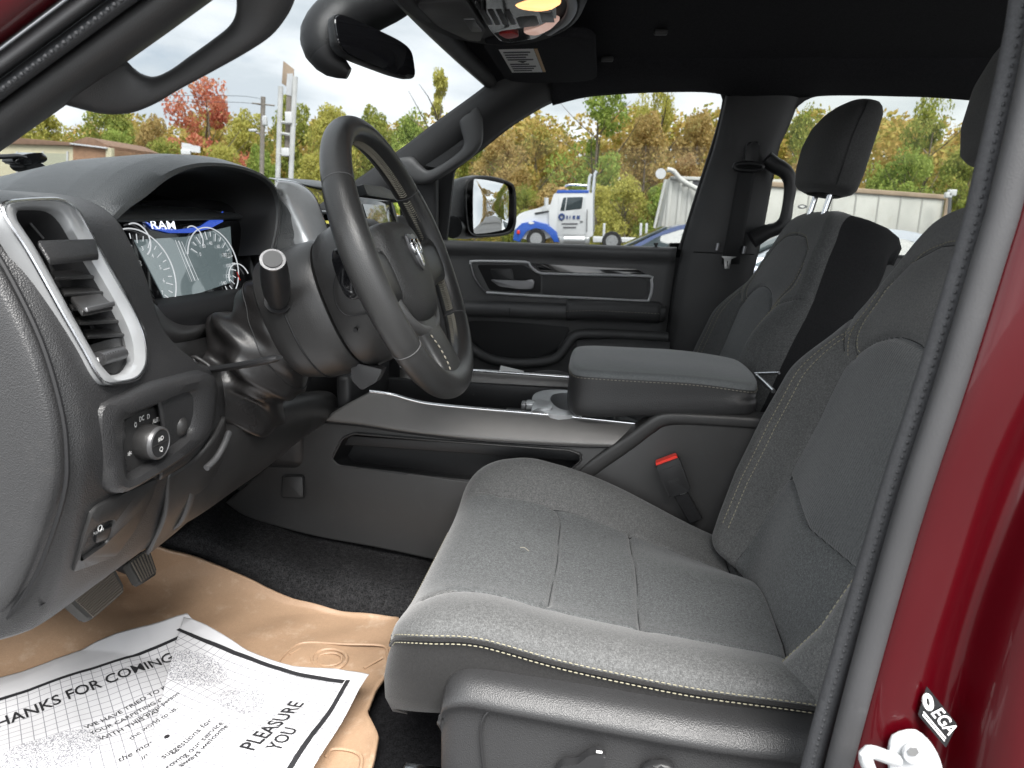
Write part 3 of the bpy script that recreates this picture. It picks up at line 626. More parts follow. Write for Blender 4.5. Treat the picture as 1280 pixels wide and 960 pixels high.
prism('switch_plate', [q-HN*.011 for q in b_], HN*-.006, 'hard_dark', hs_, .001)
kc = hp(177, 551, -.009); kx = HN.cross(V((0, 0, 1))).normalized(); ky = kx.cross(HN); ky = ky if ky.z > 0 else -ky
def kloop(r, k): return [kc+HN*k+kx*(r*math.cos(a))+ky*(r*math.sin(a)) for a in np.linspace(0, 2*math.pi, 37)[:-1]]
plate2 = crv([hp(*q, -.007) for q in ((150, 545), (160, 523), (188, 511), (200, 512), (202, 545), (198, 562), (180, 582), (160, 592), (153, 580))], 40, True)
prism('knob_plate', plate2, HN*-.004, 'hard', hs_, .0015)
kb = loft('headlamp_knob', [kloop(.0185, -.002), kloop(.0185, .004), kloop(.0175, .012), kloop(.0170, .018), kloop(.0160, .0198), kloop(.0148, .0202)], 'hard', hs_)
loft('knob_ring', [kloop(.0172, .0172), kloop(.0165, .0205), kloop(.0150, .0212), kloop(.0142, .0206)], 'silver_dark', kb, (False, False))
loft('knob_face', [kloop(.0142, .0200), kloop(.0138, .0206)], 'hard_dark', kb)
tube('face_split', [kc+HN*.0208-kx*.0138, kc+HN*.0208+kx*.0138], .0004, 'hard', kb, 4)
def klab(s, a, r, h, k=.0036):
    c = kc+HN*k+kx*(r*math.cos(R(a)))+ky*(r*math.sin(R(a))); wd = h*.75*len(s); text_on('switch_symbol', s, c-kx*wd/2-ky*h/2, c+kx*wd/2-ky*h/2, ky, 'white_print', hs_, height=h)
_sg = 1 if (kc+kx).y > kc.y else -1
if _sg < 0: kx = -kx
klab('O', 122, .0255, .0052); klab('DC', 98, .0255, .0050); klab('D', 74, .0255, .0052); klab('AUTO', 40, .0265, .0046); klab('*', 196, .0250, .008)
text_on('knob_symbol', '#D', kc+HN*.0212-kx*.0045+ky*.003, kc+HN*.0212+kx*.0045+ky*.003, ky, 'white_print', kb, height=.0046)
text_on('knob_symbol', 'Q', kc+HN*.0212-kx*.0028-ky*.0085, kc+HN*.0212+kx*.0028-ky*.0085, ky, 'white_print', kb, height=.0050)
dw = [hp(220, 520, -.008), hp(223, 531, -.004), hp(222, 543, -.008)]
tube('dimmer_wheel', crv(dw, 9), [.004, .0075, .009, .0098, .010, .0098, .009, .0075, .004], 'hard', hs_, 12)
tube('dimmer_mark', [hp(214.5, 532, -.0095), hp(214.5, 544, -.0095)], .0006, 'white_print', hs_, 4)
rbox('dimmer_icon', hp(214.5, 526, -.0095), (.003, .004, .004), 'white_print', hs_, .001)

# parking brake panel ----------------------------------------------------------------
KN = V((.92, -.02, -.39)).normalized(); KC = on_dash(130, 665)+KN*.007
kp = lambda x, y, k=0: onp(x, y, KC+KN*k, KN)
pan = [(90, 716), (108, 662), (122, 632), (198, 598), (192, 618), (168, 664), (146, 694)]
sw = crv([kp(*q, .001) for q in ((114, 662), (139, 650), (140, 658), (133, 677), (112, 692), (98, 699))], 60, True)
po = poly(rnd([kp(*q) for q in ((114, 640), (122, 632), (198, 598), (192, 618), (168, 664), (146, 694), (90, 716), (104, 668))], .1), 60, True)
k0 = min(range(60), key=lambda k: (po[k]-sw[0]).length); po = po[k0:]+po[:k0]
if (po[15]-sw[15]).length > (po[45]-sw[15]).length: po = [po[0]]+po[:0:-1]
pbp = loft('parking_brake_panel', [[p-KN*.01 for p in po], po, [p.lerp(q, .06)+KN*.0015 for p, q in zip(po, sw)], [p.lerp(q, .96)+KN*.0015 for p, q in zip(po, sw)], sw, [p-KN*.007 for p in sw]], 'hard', dash, (False, True))
prism('parking_brake_switch', rnd([kp(*q, -.005) for q in ((115, 664), (137, 653), (134, 668), (113, 676))], .15), KN*.006, 'hard_dark', pbp, .001)
tube('brake_symbol', [kp(125, 660, .0015)+kx*(.0028*math.cos(a))+ky*(.0028*math.sin(a)) for a in np.linspace(0, 6.28, 16)], .0005, 'white_print', pbp, 5)
text_on('switch_lettering', 'PUSH OFF', kp(117, 669, .0015), kp(130, 663, .0015), ky, 'white_print', pbp, height=.0026)
prism('pull_scoop', rnd([kp(*q, -.007) for q in ((108, 681), (131, 674), (112, 690), (101, 696))], .2), KN*.002, 'hard', pbp, .001)
for q_ in (((206, 594), (200, 622), (180, 660), (150, 700), (142, 712)), ((131, 612), (116, 640), (104, 672), (80, 728), (56, 770)), ((50, 757), (100, 728), (150, 698))):
    tube('panel_seam', crv([on_dash(*q, .001) for q in q_], 24), .0011, 'black', dash, 5)

# knee panel under the column ---------------------------------------------------------
kt = [at(232, 578, X=-.472), at(262, 556, X=-.468), at(289, 538, X=-.462), at(330, 515, X=-.47), at(372, 500, X=-.48), at(415, 492, X=-.50)]
kb_ = [at(212, 662, X=-.505), at(250, 640, X=-.505), at(290, 612, X=-.503), at(330, 584, X=-.50), at(372, 550, X=-.50), at(415, 520, X=-.51)]
km = [a*.5+b*.5+V((.012, 0, 0)) for a, b in zip(kt, kb_)]
sheet('knee_panel', [[p+V((-.05, .0, .0)) for p in kt], [p+V((-.004, 0, .0)) for p in kt], km, kb_, [p+V((-.05, 0, .0)) for p in kb_]], 'hard', dash, 30, 40, .003, off=1)
k2t = [at(205, 592, X=-.474), at(240, 570, X=-.464), at(262, 545, X=-.456), at(276, 520, X=-.456)]
k2b = [at(180, 690, X=-.522), at(215, 662, X=-.511), at(240, 640, X=-.506), at(262, 620, X=-.506)]
sheet('knee_panel_side', [k2t, [a*.5+b*.5+V((.008, 0, 0)) for a, b in zip(k2t, k2b)], k2b], 'hard', dash, 20, 24, .006, off=1)
tube('pull_notch', crv([at(258, 585, X=-.446), at(270, 573, X=-.444), at(280, 556, X=-.444), at(286, 541, X=-.448)], 16), [.004]*16, 'silver_dark', dash, 8)
# rounded knee block right of the lamp switch
sheet('knee_block', [[at(188, 472, X=-.462), at(215, 463, X=-.468), at(250, 455, X=-.475), at(274, 458, X=-.485)], [at(190, 482, X=-.447), at(225, 470, X=-.448), at(255, 464, X=-.452), at(277, 470, X=-.47)],
       [at(200, 510, X=-.444), at(235, 500, X=-.443), at(266, 492, X=-.446), at(281, 500, X=-.47)], [at(205, 560, X=-.452), at(245, 545, X=-.450), at(272, 526, X=-.452), at(284, 530, X=-.48)], [at(200, 600, X=-.462), at(240, 575, X=-.462), at(262, 552, X=-.462), at(280, 545, X=-.49)]], 'soft', dash, 30, 30, .003)
# dark cavity behind the column and kick area
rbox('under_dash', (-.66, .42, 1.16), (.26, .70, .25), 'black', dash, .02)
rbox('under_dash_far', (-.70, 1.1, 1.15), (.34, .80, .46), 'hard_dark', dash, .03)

# centre stack and passenger side -------------------------------------------------------
cs1 = crv([at(346, 226, X=-.560), at(372, 230, X=-.553), at(392, 246, X=-.535), at(404, 275, X=-.515), at(416, 310, X=-.495), at(430, 350, X=-.48)], 30)
cs0 = crv([at(338, 240, X=-.562), at(352, 244, X=-.556), at(368, 262, X=-.54), at(382, 290, X=-.52), at(394, 320, X=-.50), at(408, 355, X=-.485)], 30)
sheet('stack_trim', [[p+V((-.03, -.005, 0)) for p in cs0], cs0, [a*.5+b*.5+V((.004, 0, .002)) for a, b in zip(cs0, cs1)], cs1, [p+V((-.02, .012, .004)) for p in cs1]], 'silver', dash, 24, 40, .002)
tube('stack_trim_edge', cs1, .0032, 'chrome_soft', dash, 8)
le = crv([at(335, 250, X=-.575), at(347, 272, X=-.565), at(358, 300, X=-.55), at(368, 330, X=-.53)], 30)
sheet('stack_side_pad', [[p+V((-.02, 0, 0)) for p in cs0], [p+V((-.006, -.004, -.004)) for p in cs0], [a*.5+b*.5+V((.004, 0, 0)) for a, b in zip(cs0, le)], le, [p+V((-.03, -.01, 0)) for p in le]], 'soft_top', dash, 20, 30, .003)
sheet('stack_top', [[at(346, 222, X=-.60), at(400, 226, X=-.60), at(450, 235, X=-.60)], [at(346, 223.5, X=-.585), at(395, 229, X=-.57), at(450, 238, X=-.54)], [at(372, 228, X=-.565), at(405, 236, X=-.55), at(455, 246, X=-.50)]], 'soft_top', dash, 14, 20, .004)
sdN = V((.97, 0, .22)).normalized(); sdC = at(472, 270, X=-.45); sp = lambda x, y, k=0: onp(x, y, sdC+sdN*k, sdN)
st_ = prism('stack_panel', rnd([sp(*q, -.004) for q in ((428, 252), (452, 246), (492, 252), (510, 330), (450, 345))], .08), sdN*-.015, 'hard_dark', dash, .004)
prism('display_frame', rnd([sp(*q) for q in ((446, 247), (486, 252), (500, 300), (456, 300))], .06), sdN*.004, 'gloss_black', dash, .002)
prism('touch_screen', [sp(*q, .0046) for q in ((453, 255), (479, 257), (487, 284), (462, 284))], sdN*.0008, 'screen_glass', dash, 0)
prism('display_visor', rnd([sp(*q, -.01) for q in ((440, 233), (466, 236), (486, 246), (490, 253), (446, 247))], .15), sdN*.022, 'soft_top', dash, .004)
sheet('passenger_dash', [[V((-.60, y, 1.41)) for y in (.95, 1.1, 1.3, 1.5)], [V((-.53, y, 1.40)) for y in (.95, 1.1, 1.3, 1.5)], [V((-.50, y, 1.36)) for y in (.95, 1.1, 1.3, 1.5)], [V((-.49, y, 1.27)) for y in (.95, 1.1, 1.3, 1.5)], [V((-.50, y, 1.10)) for y in (.95, 1.1, 1.3, 1.5)], [V((-.56, y, .98)) for y in (.95, 1.1, 1.3, 1.5)]], 'hard', dash, 24, 20, .006)
rbox('door_sail_panel', (-.52, 1.50, 1.42), (.10, .04, .24), 'black', dash, .01)
# wiper arm and cowl seen beyond the near end of the windshield
wi = thing('wiper_arm', 'black wiper arm pivot resting on the cowl beyond the dashboard', 'wiper', at(30, 205, X=-1.0))
tube('arm', crv([at(-60, 196, X=-1.02), at(0, 196, X=-1.02), at(20, 195, X=-1.02), at(30, 197, X=-1.02)], 12), .007, 'hard_dark', wi, 8, flat=.6)
prism('pivot_cap', crv([at(*q, X=-1.015) for q in ((20, 202), (28, 194), (45, 191), (56, 192), (61, 199), (55, 204), (44, 203), (36, 207))], 30, True), (-.03, 0, 0), 'gloss_black', wi, .004)
prism('pivot_foot', crv([at(*q, X=-1.02) for q in ((30, 206), (44, 203), (58, 207), (52, 214), (36, 214))], 24, True), (-.03, 0, 0), 'hard_dark', wi, .003)
rbox('cowl_grille', (-1.12, .5, 1.44), (.12, .9, .02), 'hard_dark', cab, .004)

# ================================================================== STEERING COLUMN AND WHEEL
_ti, _yw = R(22.6), R(.9)
WN = V((math.cos(_ti)*math.cos(_yw), math.cos(_ti)*math.sin(_yw), math.sin(_ti))); WC = V((-.2567, .4146, 1.3456))
W1 = V((-math.sin(_yw), math.cos(_yw), 0)); W2 = WN.cross(W1)
def wp(x, y, k=0): return WC+W1*x+W2*y+WN*k
def wx(px, py, k=0): return onp(px, py, WC+WN*k, WN)
def wloop(rx, ry, k, cx=0, cy=0, n=40, p=2.4): return sq_loop(wp(cx, cy, k), W1, W2, rx, ry, n, p)
colm = thing('steering_column', 'black steering column shroud with crumpled boot, signal stalk and tilt lever', 'steering column', (-.45, .36, 1.15))
loft('shroud', [wloop(.066, .072, -.097, 0, -.022), wloop(.078, .088, -.099, 0, -.022), wloop(.0805, .0915, -.104, 0, -.022), wloop(.081, .092, -.125, 0, -.020), wloop(.080, .091, -.150, 0, -.018)], 'hard', colm, (True, False))
loft('rear_shroud', [wloop(.0795, .0905, -.1505, 0, -.018), wloop(.0785, .088, -.165, 0, -.016), wloop(.076, .084, -.181, 0, -.014), wloop(.068, .076, -.187, 0, -.014)], 'hard', colm, (False, False))
tube('shroud_seam', wloop(.0802, .0912, -.1503, 0, -.018), .0012, 'black', colm, 6, closed=True)
# boot: folded leatherette between the column and the dash
bl_ = []
for i in range(44):
    t = i/43; k = -.178-.115*t; rx = .070+.022*t; ry = .076+.006*t; L_ = []
    for j, p in enumerate(sq_loop((0, 0, 0), W1, W2, 1, 1, 90, 2.2)):
        a = 2*math.pi*j/90
        fo = (t*1.1-.30*math.sin(a+.6))*2*math.pi; wr = .0125*t**.9*math.sin(fo*1.9+.9*math.sin(3*a))+.0050*t**.7*math.sin(fo*4.1+2.6*math.sin(2*a)+1)-.010*t*math.exp(-((a-2.75)/.30)**2)+.006*t*math.exp(-((a-3.25)/.28)**2)
        q = V((p.dot(W1), p.dot(W2), 0)); L_.append(wp(q.x*(rx+wr), q.y*(ry+wr)-.014-.058*t, k))
    bl_.append(L_)
loft('boot', bl_, 'leather_boot', colm, (False, True), sharp=180)
tube('boot_seam', [bl_[10][j]+(bl_[10][j]-wp(0, 0, -.2)).normalized()*.0006 for j in range(90)], .0007, 'black', colm, 5, closed=True)
# turn-signal stalk pointing out to the door
sa, sb = at(348, 380, .335), at(341, 326, .262); ax_ = (sb-sa).normalized()
pths = [sa+(sb-sa)*t for t in (-.25, 0, .12, .3, .55, .8, .93, 1.0)]
stk = tube('signal_stalk', pths, [.010, .011, .0130, .0160, .0170, .0162, .0150, .0138], 'hard_dark', colm, 24)
tube('stalk_ring', [sb+ax_*.0002, sb+ax_*.0025], .0142, 'silver_dark', stk, 24); tube('stalk_button', [sb+ax_*.002, sb+ax_*.0042], 0.0108, 'handle_grey', stk, 24)
tube('wiper_mark', [at(351, 349, .283), at(356, 343, .283)], .0007, 'white_print', stk, 4); tube('wiper_mark', [at(354, 341, .283), at(357, 346, .283)], .0006, 'white_print', stk, 4)
tube('stalk_socket', [sa+ax_*.002, sa+ax_*.006], .0165, 'black', colm, 20)
# tilt lever
lv = crv([at(262, 462, .285), at(285, 459, .275), at(310, 455, .262), at(335, 450, .25), at(349, 447, .245)], 24)
tube('tilt_lever', lv, list(np.interp(np.linspace(0, 1, 24), [0, .3, .8, .95, 1], [.010, .010, .011, .010, .006])), 'hard_dark', colm, 14, up=(0, 0, 1), flat=.42)
tube('lever_ring', crv([at(242, 446, .287), at(252, 451, .287), at(262, 458, .287), at(258, 462, .287), at(246, 456, .287)], 20, True), .0028, 'hard', colm, 8, closed=True)
# ignition shroud panel below the wheel
prism('lower_bracket', rnd([at(*q, .37) for q in ((438, 452), (478, 462), (470, 478), (452, 488), (440, 476))], .15), (0, .02, 0), 'hard_dark', colm, .003)

sw_ = thing('steering_wheel', 'black leather three spoke steering wheel with padded centre and metal ram head emblem', 'steering wheel', WC-WN*.08)
RM = .175
def rimp(a, phi, ra=.0162, rb=.0180, R0=RM):
    c = WC+(W1*math.cos(a)+W2*math.sin(a))*R0; d = W1*math.cos(a)+W2*math.sin(a)
    return c+d*(ra*math.cos(phi))+WN*(rb*math.sin(phi))
na, nb = 180, 28; vv = []
for i in range(na):
    a = 2*math.pi*i/na; g = sum(math.exp(-((math.degrees(a)-s+180) % 360-180)**2/2/13**2) for s in (168, 12)); lo = math.exp(-((math.degrees(a)-270+180) % 360-180)**2/2/22**2)
    for j in range(nb):
        ph = 2*math.pi*j/nb; k = 1+.10*g; sm = sum(math.exp(-(((math.degrees(a)-s+180) % 360-180)/.55)**2) for s in (146, 34, 214, 326))
        k *= 1-.05*sm; gr = .0011*math.exp(-((math.degrees(ph)-196)/5)**2)
        vv.append(rimp(a, ph, (.0162+.006*lo*(math.cos(ph) < 0))*k-gr, .0182*k))
rim = mesh('rim', vv, gridfaces(na, nb, True, True), 'leather', sw_)
for s in (146, 34, 214, 326): tube('rim_seam', [rimp(R(s), p, .0158, .0178) for p in np.linspace(0, 2*math.pi, 24)[:-1]], .0007, 'handle_grey', rim, 5, closed=True)
# zig-zag stitches along the inside of the rim
for a0, a1 in ((144, 36), (32, -32), (216, 324)):
    vz, fz_ = [], []
    for k, a in enumerate(np.linspace(R(a0), R(a1), int(abs(a1-a0)*.85))):
        for sgn in (-1, 1):
            da = .010; p0, p1 = rimp(a-da*.5, math.pi+.10+sgn*.02, .0166, .0186), rimp(a+da*.6, math.pi+.10+sgn*.30, .0168, .0188)
            d = (p1-p0).normalized(); n1 = d.orthogonal().normalized(); n2 = d.cross(n1); b0 = len(vz)
            for p in (p0, p1):
                for g in range(4): vz.append(p+(n1*math.cos(g*1.57)+n2*math.sin(g*1.57))*.0010)
            fz_ += gridfaces(2, 4, False, True, b0)
    mesh('rim_stitching', vz, fz_, 'thread_dim', rim)
# hub: back cover, spokes, airbag pad
bc = loft('back_cover', [wloop(.066, .072, -.0965, 0, -.022), wloop(.080, .090, -.0945, 0, -.022), wloop(.084, .094, -.088, 0, -.021), wloop(.088, .096, -.065, 0, -.018), wloop(.090, .092, -.045, 0, -.014), wloop(.084, .080, -.026, 0, -.012), wloop(.07, .06, -.018, 0, -.012)], 'hard', sw_)
prism('audio_rocker', crv([wp(-.086, .034, -.060), wp(-.089, .034, -.042), wp(-.092, -.012, -.036), wp(-.092, -.024, -.046), wp(-.090, -.015, -.062)], 30, True), -W1*.005, 'gloss_black', bc, .002)
tube('cover_screw', [wp(-.084, -.058, -.070), wp(-.088, -.059, -.070)], .0028, 'black', bc, 10)
tube('cover_seam', crv([wp(-.0885, .045, -.030), wp(-.0915, .0, -.072), wp(-.0905, -.036, -.074), wp(-.0905, -.046, -.04)], 24), .0009, 'black', bc, 5)
def spoke(name, secs, m): return loft(name, [sq_loop(c, a, b, ra, rb, 20, 2.8) for c, a, b, ra, rb in secs], m, sw_)
for s in (-1, 1):
    spoke('side_spoke', [(wp(s*.06, -.014, -.012), W2, WN, .036, .012), (wp(s*.10, -.012, -.008), W2, WN, .034, .012), (wp(s*.14, -.008, -.003), W2, WN, .032, .011), (wp(s*.172, -.004, 0), W2, WN, .038, .010)], 'leather')
spoke('lower_spoke', [(wp(.0, -.06, -.014), W1, WN, .062, .010), (wp(.0, -.10, -.008), W1, WN, .046, .011), (wp(.0, -.14, -.002), W1, WN, .044, .012), (wp(.0, -.170, 0), W1, WN, .058, .011)], 'leather')
stitches('spoke_stitching', crv([wp(-.034, -.100, .0022), wp(-.031, -.12, .0062), wp(-.034, -.145, .0095), wp(-.044, -.158, .0095)], 20), 'thread_dim', sw_, .005, .003, .0012)
ucurve = crv([wp(-.090, .020, -.012), wp(-.090, -.030, -.010), wp(-.068, -.072, -.008), (wp(-.03, -.092, -.006)), wp(.03, -.092, -.006), wp(.068, -.072, -.008), wp(.090, -.030, -.010), wp(.090, .020, -.012)], 50)
tube('metal_trim', ucurve, .0085, 'silver_satin', sw_, 12, up=WN, flat=.9)
ab_o = [(-.070, .048), (-.03, .054), (.03, .054), (.070, .048), (.084, .025), (.082, -.020), (.066, -.056), (.034, -.080), (-.034, -.080), (-.066, -.056), (-.082, -.020), (-.084, .025)]
ab_l = crv([wp(x, y, -.015) for x, y in ab_o], 60, True); abc = wp(0, -.008, -.015)
def abr(k, z): return [abc+(p-abc)*k+WN*z for p in ab_l]
ab = loft('airbag_pad', [abr(.97, -.012), abr(1.0, .004), abr(1.0, .010), abr(.97, .017), abr(.90, .022), abr(.75, .0265), abr(.5, .029), abr(.25, .030), abr(.05, .0302)], 'leather_grain', sw_, sharp=180)
# emblem: chrome shield with a horned head on it
em = [(-.021, .025), (-.010, .027), (0, .025), (.010, .027), (.021, .025), (.0215, .006), (.014, -.012), (0, -.024), (-.014, -.012), (-.0215, .006)]
prism('emblem_shield', rnd([wp(x, y+.004, .0145) for x, y in em], .2), WN*.0035, 'silver_dark', ab, .001)
head = [(-.004, .012), (.004, .012), (.007, .004), (.0045, -.010), (.002, -.018), (-.002, -.018), (-.0045, -.010), (-.007, .004)]
prism('emblem_head', [wp(x, y+.004, .0180) for x, y in head], WN*.0035, 'chrome', ab, .0012)
for s in (-1, 1):
    hn = [wp(s*x, y+.004, .0195) for x, y in ((.003, .012), (.009, .018), (.0155, .015), (.0175, .006), (.014, -.001), (.010, .001), (.010, .006), (.0125, .008))]
    tube('emblem_horn', crv(hn, 20), list(np.linspace(.0036, .0012, 20)), 'chrome', ab, 8, flat=.7)
text_on('srs_lettering', 'SRS', wp(-.052, -.012, .0112), wp(-.044, -.012, .0112), W2, 'hard_dark', ab, height=.004)
text_on('airbag_lettering', 'AIRBAG', wp(.012, -.048, .0112), wp(.030, -.048, .0112), W2, 'hard_dark', ab, height=.0035)
for s in (-1, 1):
    pod = prism('control_pod', rnd([wp(s*x, y, -.010) for x, y in ((.088, .022), (.128, .020), (.146, .000), (.140, -.028), (.100, -.036), (.089, -.030))], .2), WN*.010, 'silver_satin', sw_, .002)
    pl_ = prism('pod_face', rnd([wp(s*x, y, -.0005) for x, y in ((.091, .018), (.126, .016), (.141, -.001), (.136, -.024), (.100, -.031), (.092, -.027))], .2), WN*.002, 'gloss_black', pod, .001)
    for x, y in ((.115, .008), (.110, -.006), (.128, -.006), (.114, -.020)): rbox('pod_button', wp(s*x, y, .0020), (.011, .009, .002), 'hard_dark', pod, .0008, axes=(W1, W2, WN))
    for x, y in ((.111, -.007), (.129, -.007), (.115, -.021), (.116, .008)): tube('button_mark', [wp(s*x-.002, y, .0034), wp(s*x+.002, y, .0034)], .0006, 'white_print', pod, 4)

# ================================================================== CENTRE CONSOLE
con = thing('center_console', 'black centre console with satin metal side rails, storage slot and padded armrest lid', 'console', (-.1, .81, .72))
def atc(x, y, Y): return at(x, y, Y+.07)
pocket = [(428, 548), (442, 542), (560, 552), (712, 563), (725, 568), (726, 576), (708, 592), (600, 603), (424, 582), (415, 574)]
top_e = [atc(398, 528, .640), atc(470, 534, .640), atc(600, 550, .640), atc(700, 555, .640), atc(770, 556, .638), atc(800, 540, .636), atc(830, 519, .634), atc(880, 519, .634), atc(960, 523, .634), atc(1080, 535, .634)]
bot_e = [atc(282, 628, .655), atc(310, 646, .645), atc(385, 668, .632), atc(470, 684, .625), atc(540, 699, .622), atc(640, 722, .62), atc(760, 745, .62), atc(850, 765, .62), atc(960, 790, .62), atc(1080, 820, .62)]
te, be = crv(top_e, 60), crv(bot_e, 60)
fr = [te, [a*.8+b*.2+V((0, -.004, 0)) for a, b in zip(te, be)], [a*.5+b*.5+V((0, -.006, 0)) for a, b in zip(te, be)], [a*.2+b*.8+V((0, -.003, 0)) for a, b in zip(te, be)], be]
fr = [[p+V((-.0, .0, 0)) for p in r] for r in fr]
pk_px2 = pocket
side = sheet('side_panel', fr, 'hard_console', con, 90, 220, .004, holes=[pk_px2])
pk3 = rnd([atc(x, y, .634) for x, y in pocket], .3, 4)
recess('storage_slot', pk3, (0, .075, -.02), 'hard_dark', con, .99)
tube('slot_edge', pk3, .0022, 'hard_console', con, 8, closed=True)
sqc = [atc(356, 594, .6395), atc(380, 594, .6385), atc(381, 620, .6325), atc(355, 619, .6335)]
prism('access_cover', rnd([p+V((0, -.0075, 0)) for p in sqc], .12), (0, .006, 0), 'hard_console', con, .001)
tube('cover_gap', rnd([p+V((0, -.0062, 0)) for p in [atc(354.5, 592.5, .6395), atc(381.5, 592.5, .6385), atc(382.5, 621.5, .6325), atc(353.5, 620.5, .6335)]], .12), .0010, 'black', con, 5, closed=True)
# raised rear shoulder with its framed edge
sh = [atc(722, 590, .630), atc(742, 573, .630), atc(783, 545, .630), atc(812, 524, .630), atc(832, 516, .630), atc(890, 518, .630), atc(970, 523, .630), atc(1080, 533, .630)]
shl = [p+V((.03, 0, -.05)) if i < 3 else p+V((.012, 0, -.014)) for i, p in enumerate(sh)]
rb_lo = [atc(702, 640, .628), atc(740, 645, .628), atc(790, 650, .628), atc(830, 655, .628), atc(860, 660, .628), atc(900, 665, .628), atc(970, 680, .628), atc(1080, 690, .628)]
s1, s3 = crv(sh, 40), crv(rb_lo, 40)
sheet('rear_side_panel', [[p+V((0, .03, .002)) for p in s1], [p+V((0, .004, 0)) for p in s1], [p+V((.0, -.002, -.004)) for p in s1], [p+V((.012, -.002, -.020)) for p in s1], [p+V((.018, .008, -.026)) for p in s1], [p*.5+q*.5+V((.01, .008, 0)) for p, q in zip(s1, s3)], s3], 'hard_console', con, 50, 60, .004)
# near rail: satin band with a bright bead on top
rt_ = crv([atc(462, 490, .655), atc(490, 494, .657), atc(515, 501, .66), atc(540, 506, .662), atc(600, 512, .664), atc(660, 517, .664), atc(725, 523, .664), atc(800, 531, .664)], 50)
rb_ = crv([atc(402, 525, .636), atc(450, 530, .634), atc(500, 538, .633), atc(540, 543, .632), atc(600, 549, .632), atc(660, 553, .632), atc(725, 556, .632), atc(778, 557, .632)], 50)
rm_ = [a*.5+b*.5+V((0, -.003, .003)) for a, b in zip(rt_, rb_)]
sheet('near_rail', [[p+V((0, .012, -.004)) for p in rt_], rt_, rm_, rb_, [p+V((0, .012, -.006)) for p in rb_]], 'rail_satin', con, 20, 60, .003)
tube('near_rail_bead', [p+V((0, .001, .001)) for p in rt_], .0030, 'chrome_soft', con, 8)
tube('rail_shadow_gap', [p+V((0, .002, -.003)) for p in rb_], .0025, 'black', con, 6)
# far rail
ft = crv([at(500, 459, .985), at(590, 463, .985), at(650, 467, .985), at(720, 472, .985), at(800, 478, .985)], 24); fb = [p+V((0, -.006, -.030)) for p in ft]
sheet('far_rail', [[p+V((0, .02, -.002)) for p in ft], ft, [a*.5+b*.5+V((0, .002, 0)) for a, b in zip(ft, fb)], fb], 'rail_satin', con, 12, 30, .003)
tube('far_rail_bead', ft, .0032, 'chrome_soft', con, 8)
# tray between the rails, cup holder
rbox('tray_floor', (-.24, .858, .985), (.52, .25, .02), 'hard_dark', con, .002)
rbox('tray_far_wall', (-.24, .978, 1.03), (.52, .02, .05), 'hard_dark', con, .002)
rbox('tray_front_wall', (-.47, .858, 1.04), (.03, .25, .14), 'hard_dark', con, .01)
chp = lambda x, y, z=1.052: at(x, y, Z=z)
chz = 1.062
ring_o = crv([chp(*q, chz) for q in ((665, 500), (670, 491), (688, 487), (720, 488), (760, 492), (780, 500), (770, 512), (735, 518), (690, 518), (672, 510))], 40, True)
cc = sum(ring_o, V())/40; ring_i = [cc+(p-cc)*.70+V((.01, .006, 0)) for p in ring_o]
ch = loft('cup_holder', [[p+V((0, 0, -.012)) for p in ring_o], ring_o, [p*.5+q*.5+V((0, 0, .002)) for p, q in zip(ring_o, ring_i)], ring_i, [p+V((0, 0, -.05)) for p in ring_i]], 'silver', con, (False, True))
rbox('cup_holder_tab', chp(663, 506, 1.06), (.018, .028, .014), 'silver', con, .003); rbox('cup_holder_tab', chp(655, 508, 1.058), (.010, .024, .018), 'silver_dark', con, .002)
prism('cup_holder_finger', rnd([chp(*q, 1.066) for q in ((668, 497), (692, 503), (690, 511), (672, 510), (664, 514))], .3), (0, 0, -.006), 'silver', con, .002)
prism('cup_holder_finger', rnd([chp(*q, 1.064) for q in ((716, 506), (724, 512), (728, 519), (716, 516))], .3), (0, 0, -.006), 'silver', con, .002)
for x in (592, 652): tube('tray_screw', [at(x, 493, .966), at(x, 493, .963)], .0025, 'black', con, 8)
# armrest lid: fabric-topped pad
lid_o = [(-.050, .735), (-.055, .79), (-.055, .88), (-.050, .945), (-.02, .972), (.06, .978), (.16, .978), (.245, .968), (.278, .94), (.286, .88), (.286, .79), (.280, .735), (.262, .704), (.17, .698), (.04, .698), (-.03, .704)]
def lidz(x, y): return 1.157-.010*abs((y-.838)/.14)**3-.014*max(0, (x-.12)/.16)**2-.005*max(0, -x/.05)**2
lo_ = crv([V((x, y, 0)) for x, y in lid_o], 80, True); lc = V((.113, .838, 0))
def lring(k, z, top=False, kx=1): return [V((lc.x+(p.x-lc.x)*k, lc.y+(p.y-lc.y)*k, (lidz(lc.x+(p.x-lc.x)*k, lc.y+(p.y-lc.y)*k) if top else 0)+z)) for p in lo_]
def low(p): return 1.066+.020*max(0, min(1, (p.x+.05)/.3))
lidb = [[V((lc.x+(p.x-lc.x)*k, lc.y+(p.y-lc.y)*k, low(p)+z)) for p in lo_] for k, z in ((.86, -.002), (.955, .0), (.980, .006), (.990, .016), (.988, .030))]
lidb += [lring(.978, -.024, True), lring(.985, -.010, True), lring(.982, -.007, True)]
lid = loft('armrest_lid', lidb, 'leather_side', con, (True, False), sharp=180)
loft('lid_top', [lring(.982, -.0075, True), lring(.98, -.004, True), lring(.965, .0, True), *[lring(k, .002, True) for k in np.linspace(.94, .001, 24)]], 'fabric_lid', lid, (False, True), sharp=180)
_l = lring(.984, -.0098, True); stitches('lid_stitching', _l[38:]+_l[:6], 'thread_dim', lid, .0042, .0024, .0006, V((0, -.0012, 0)))
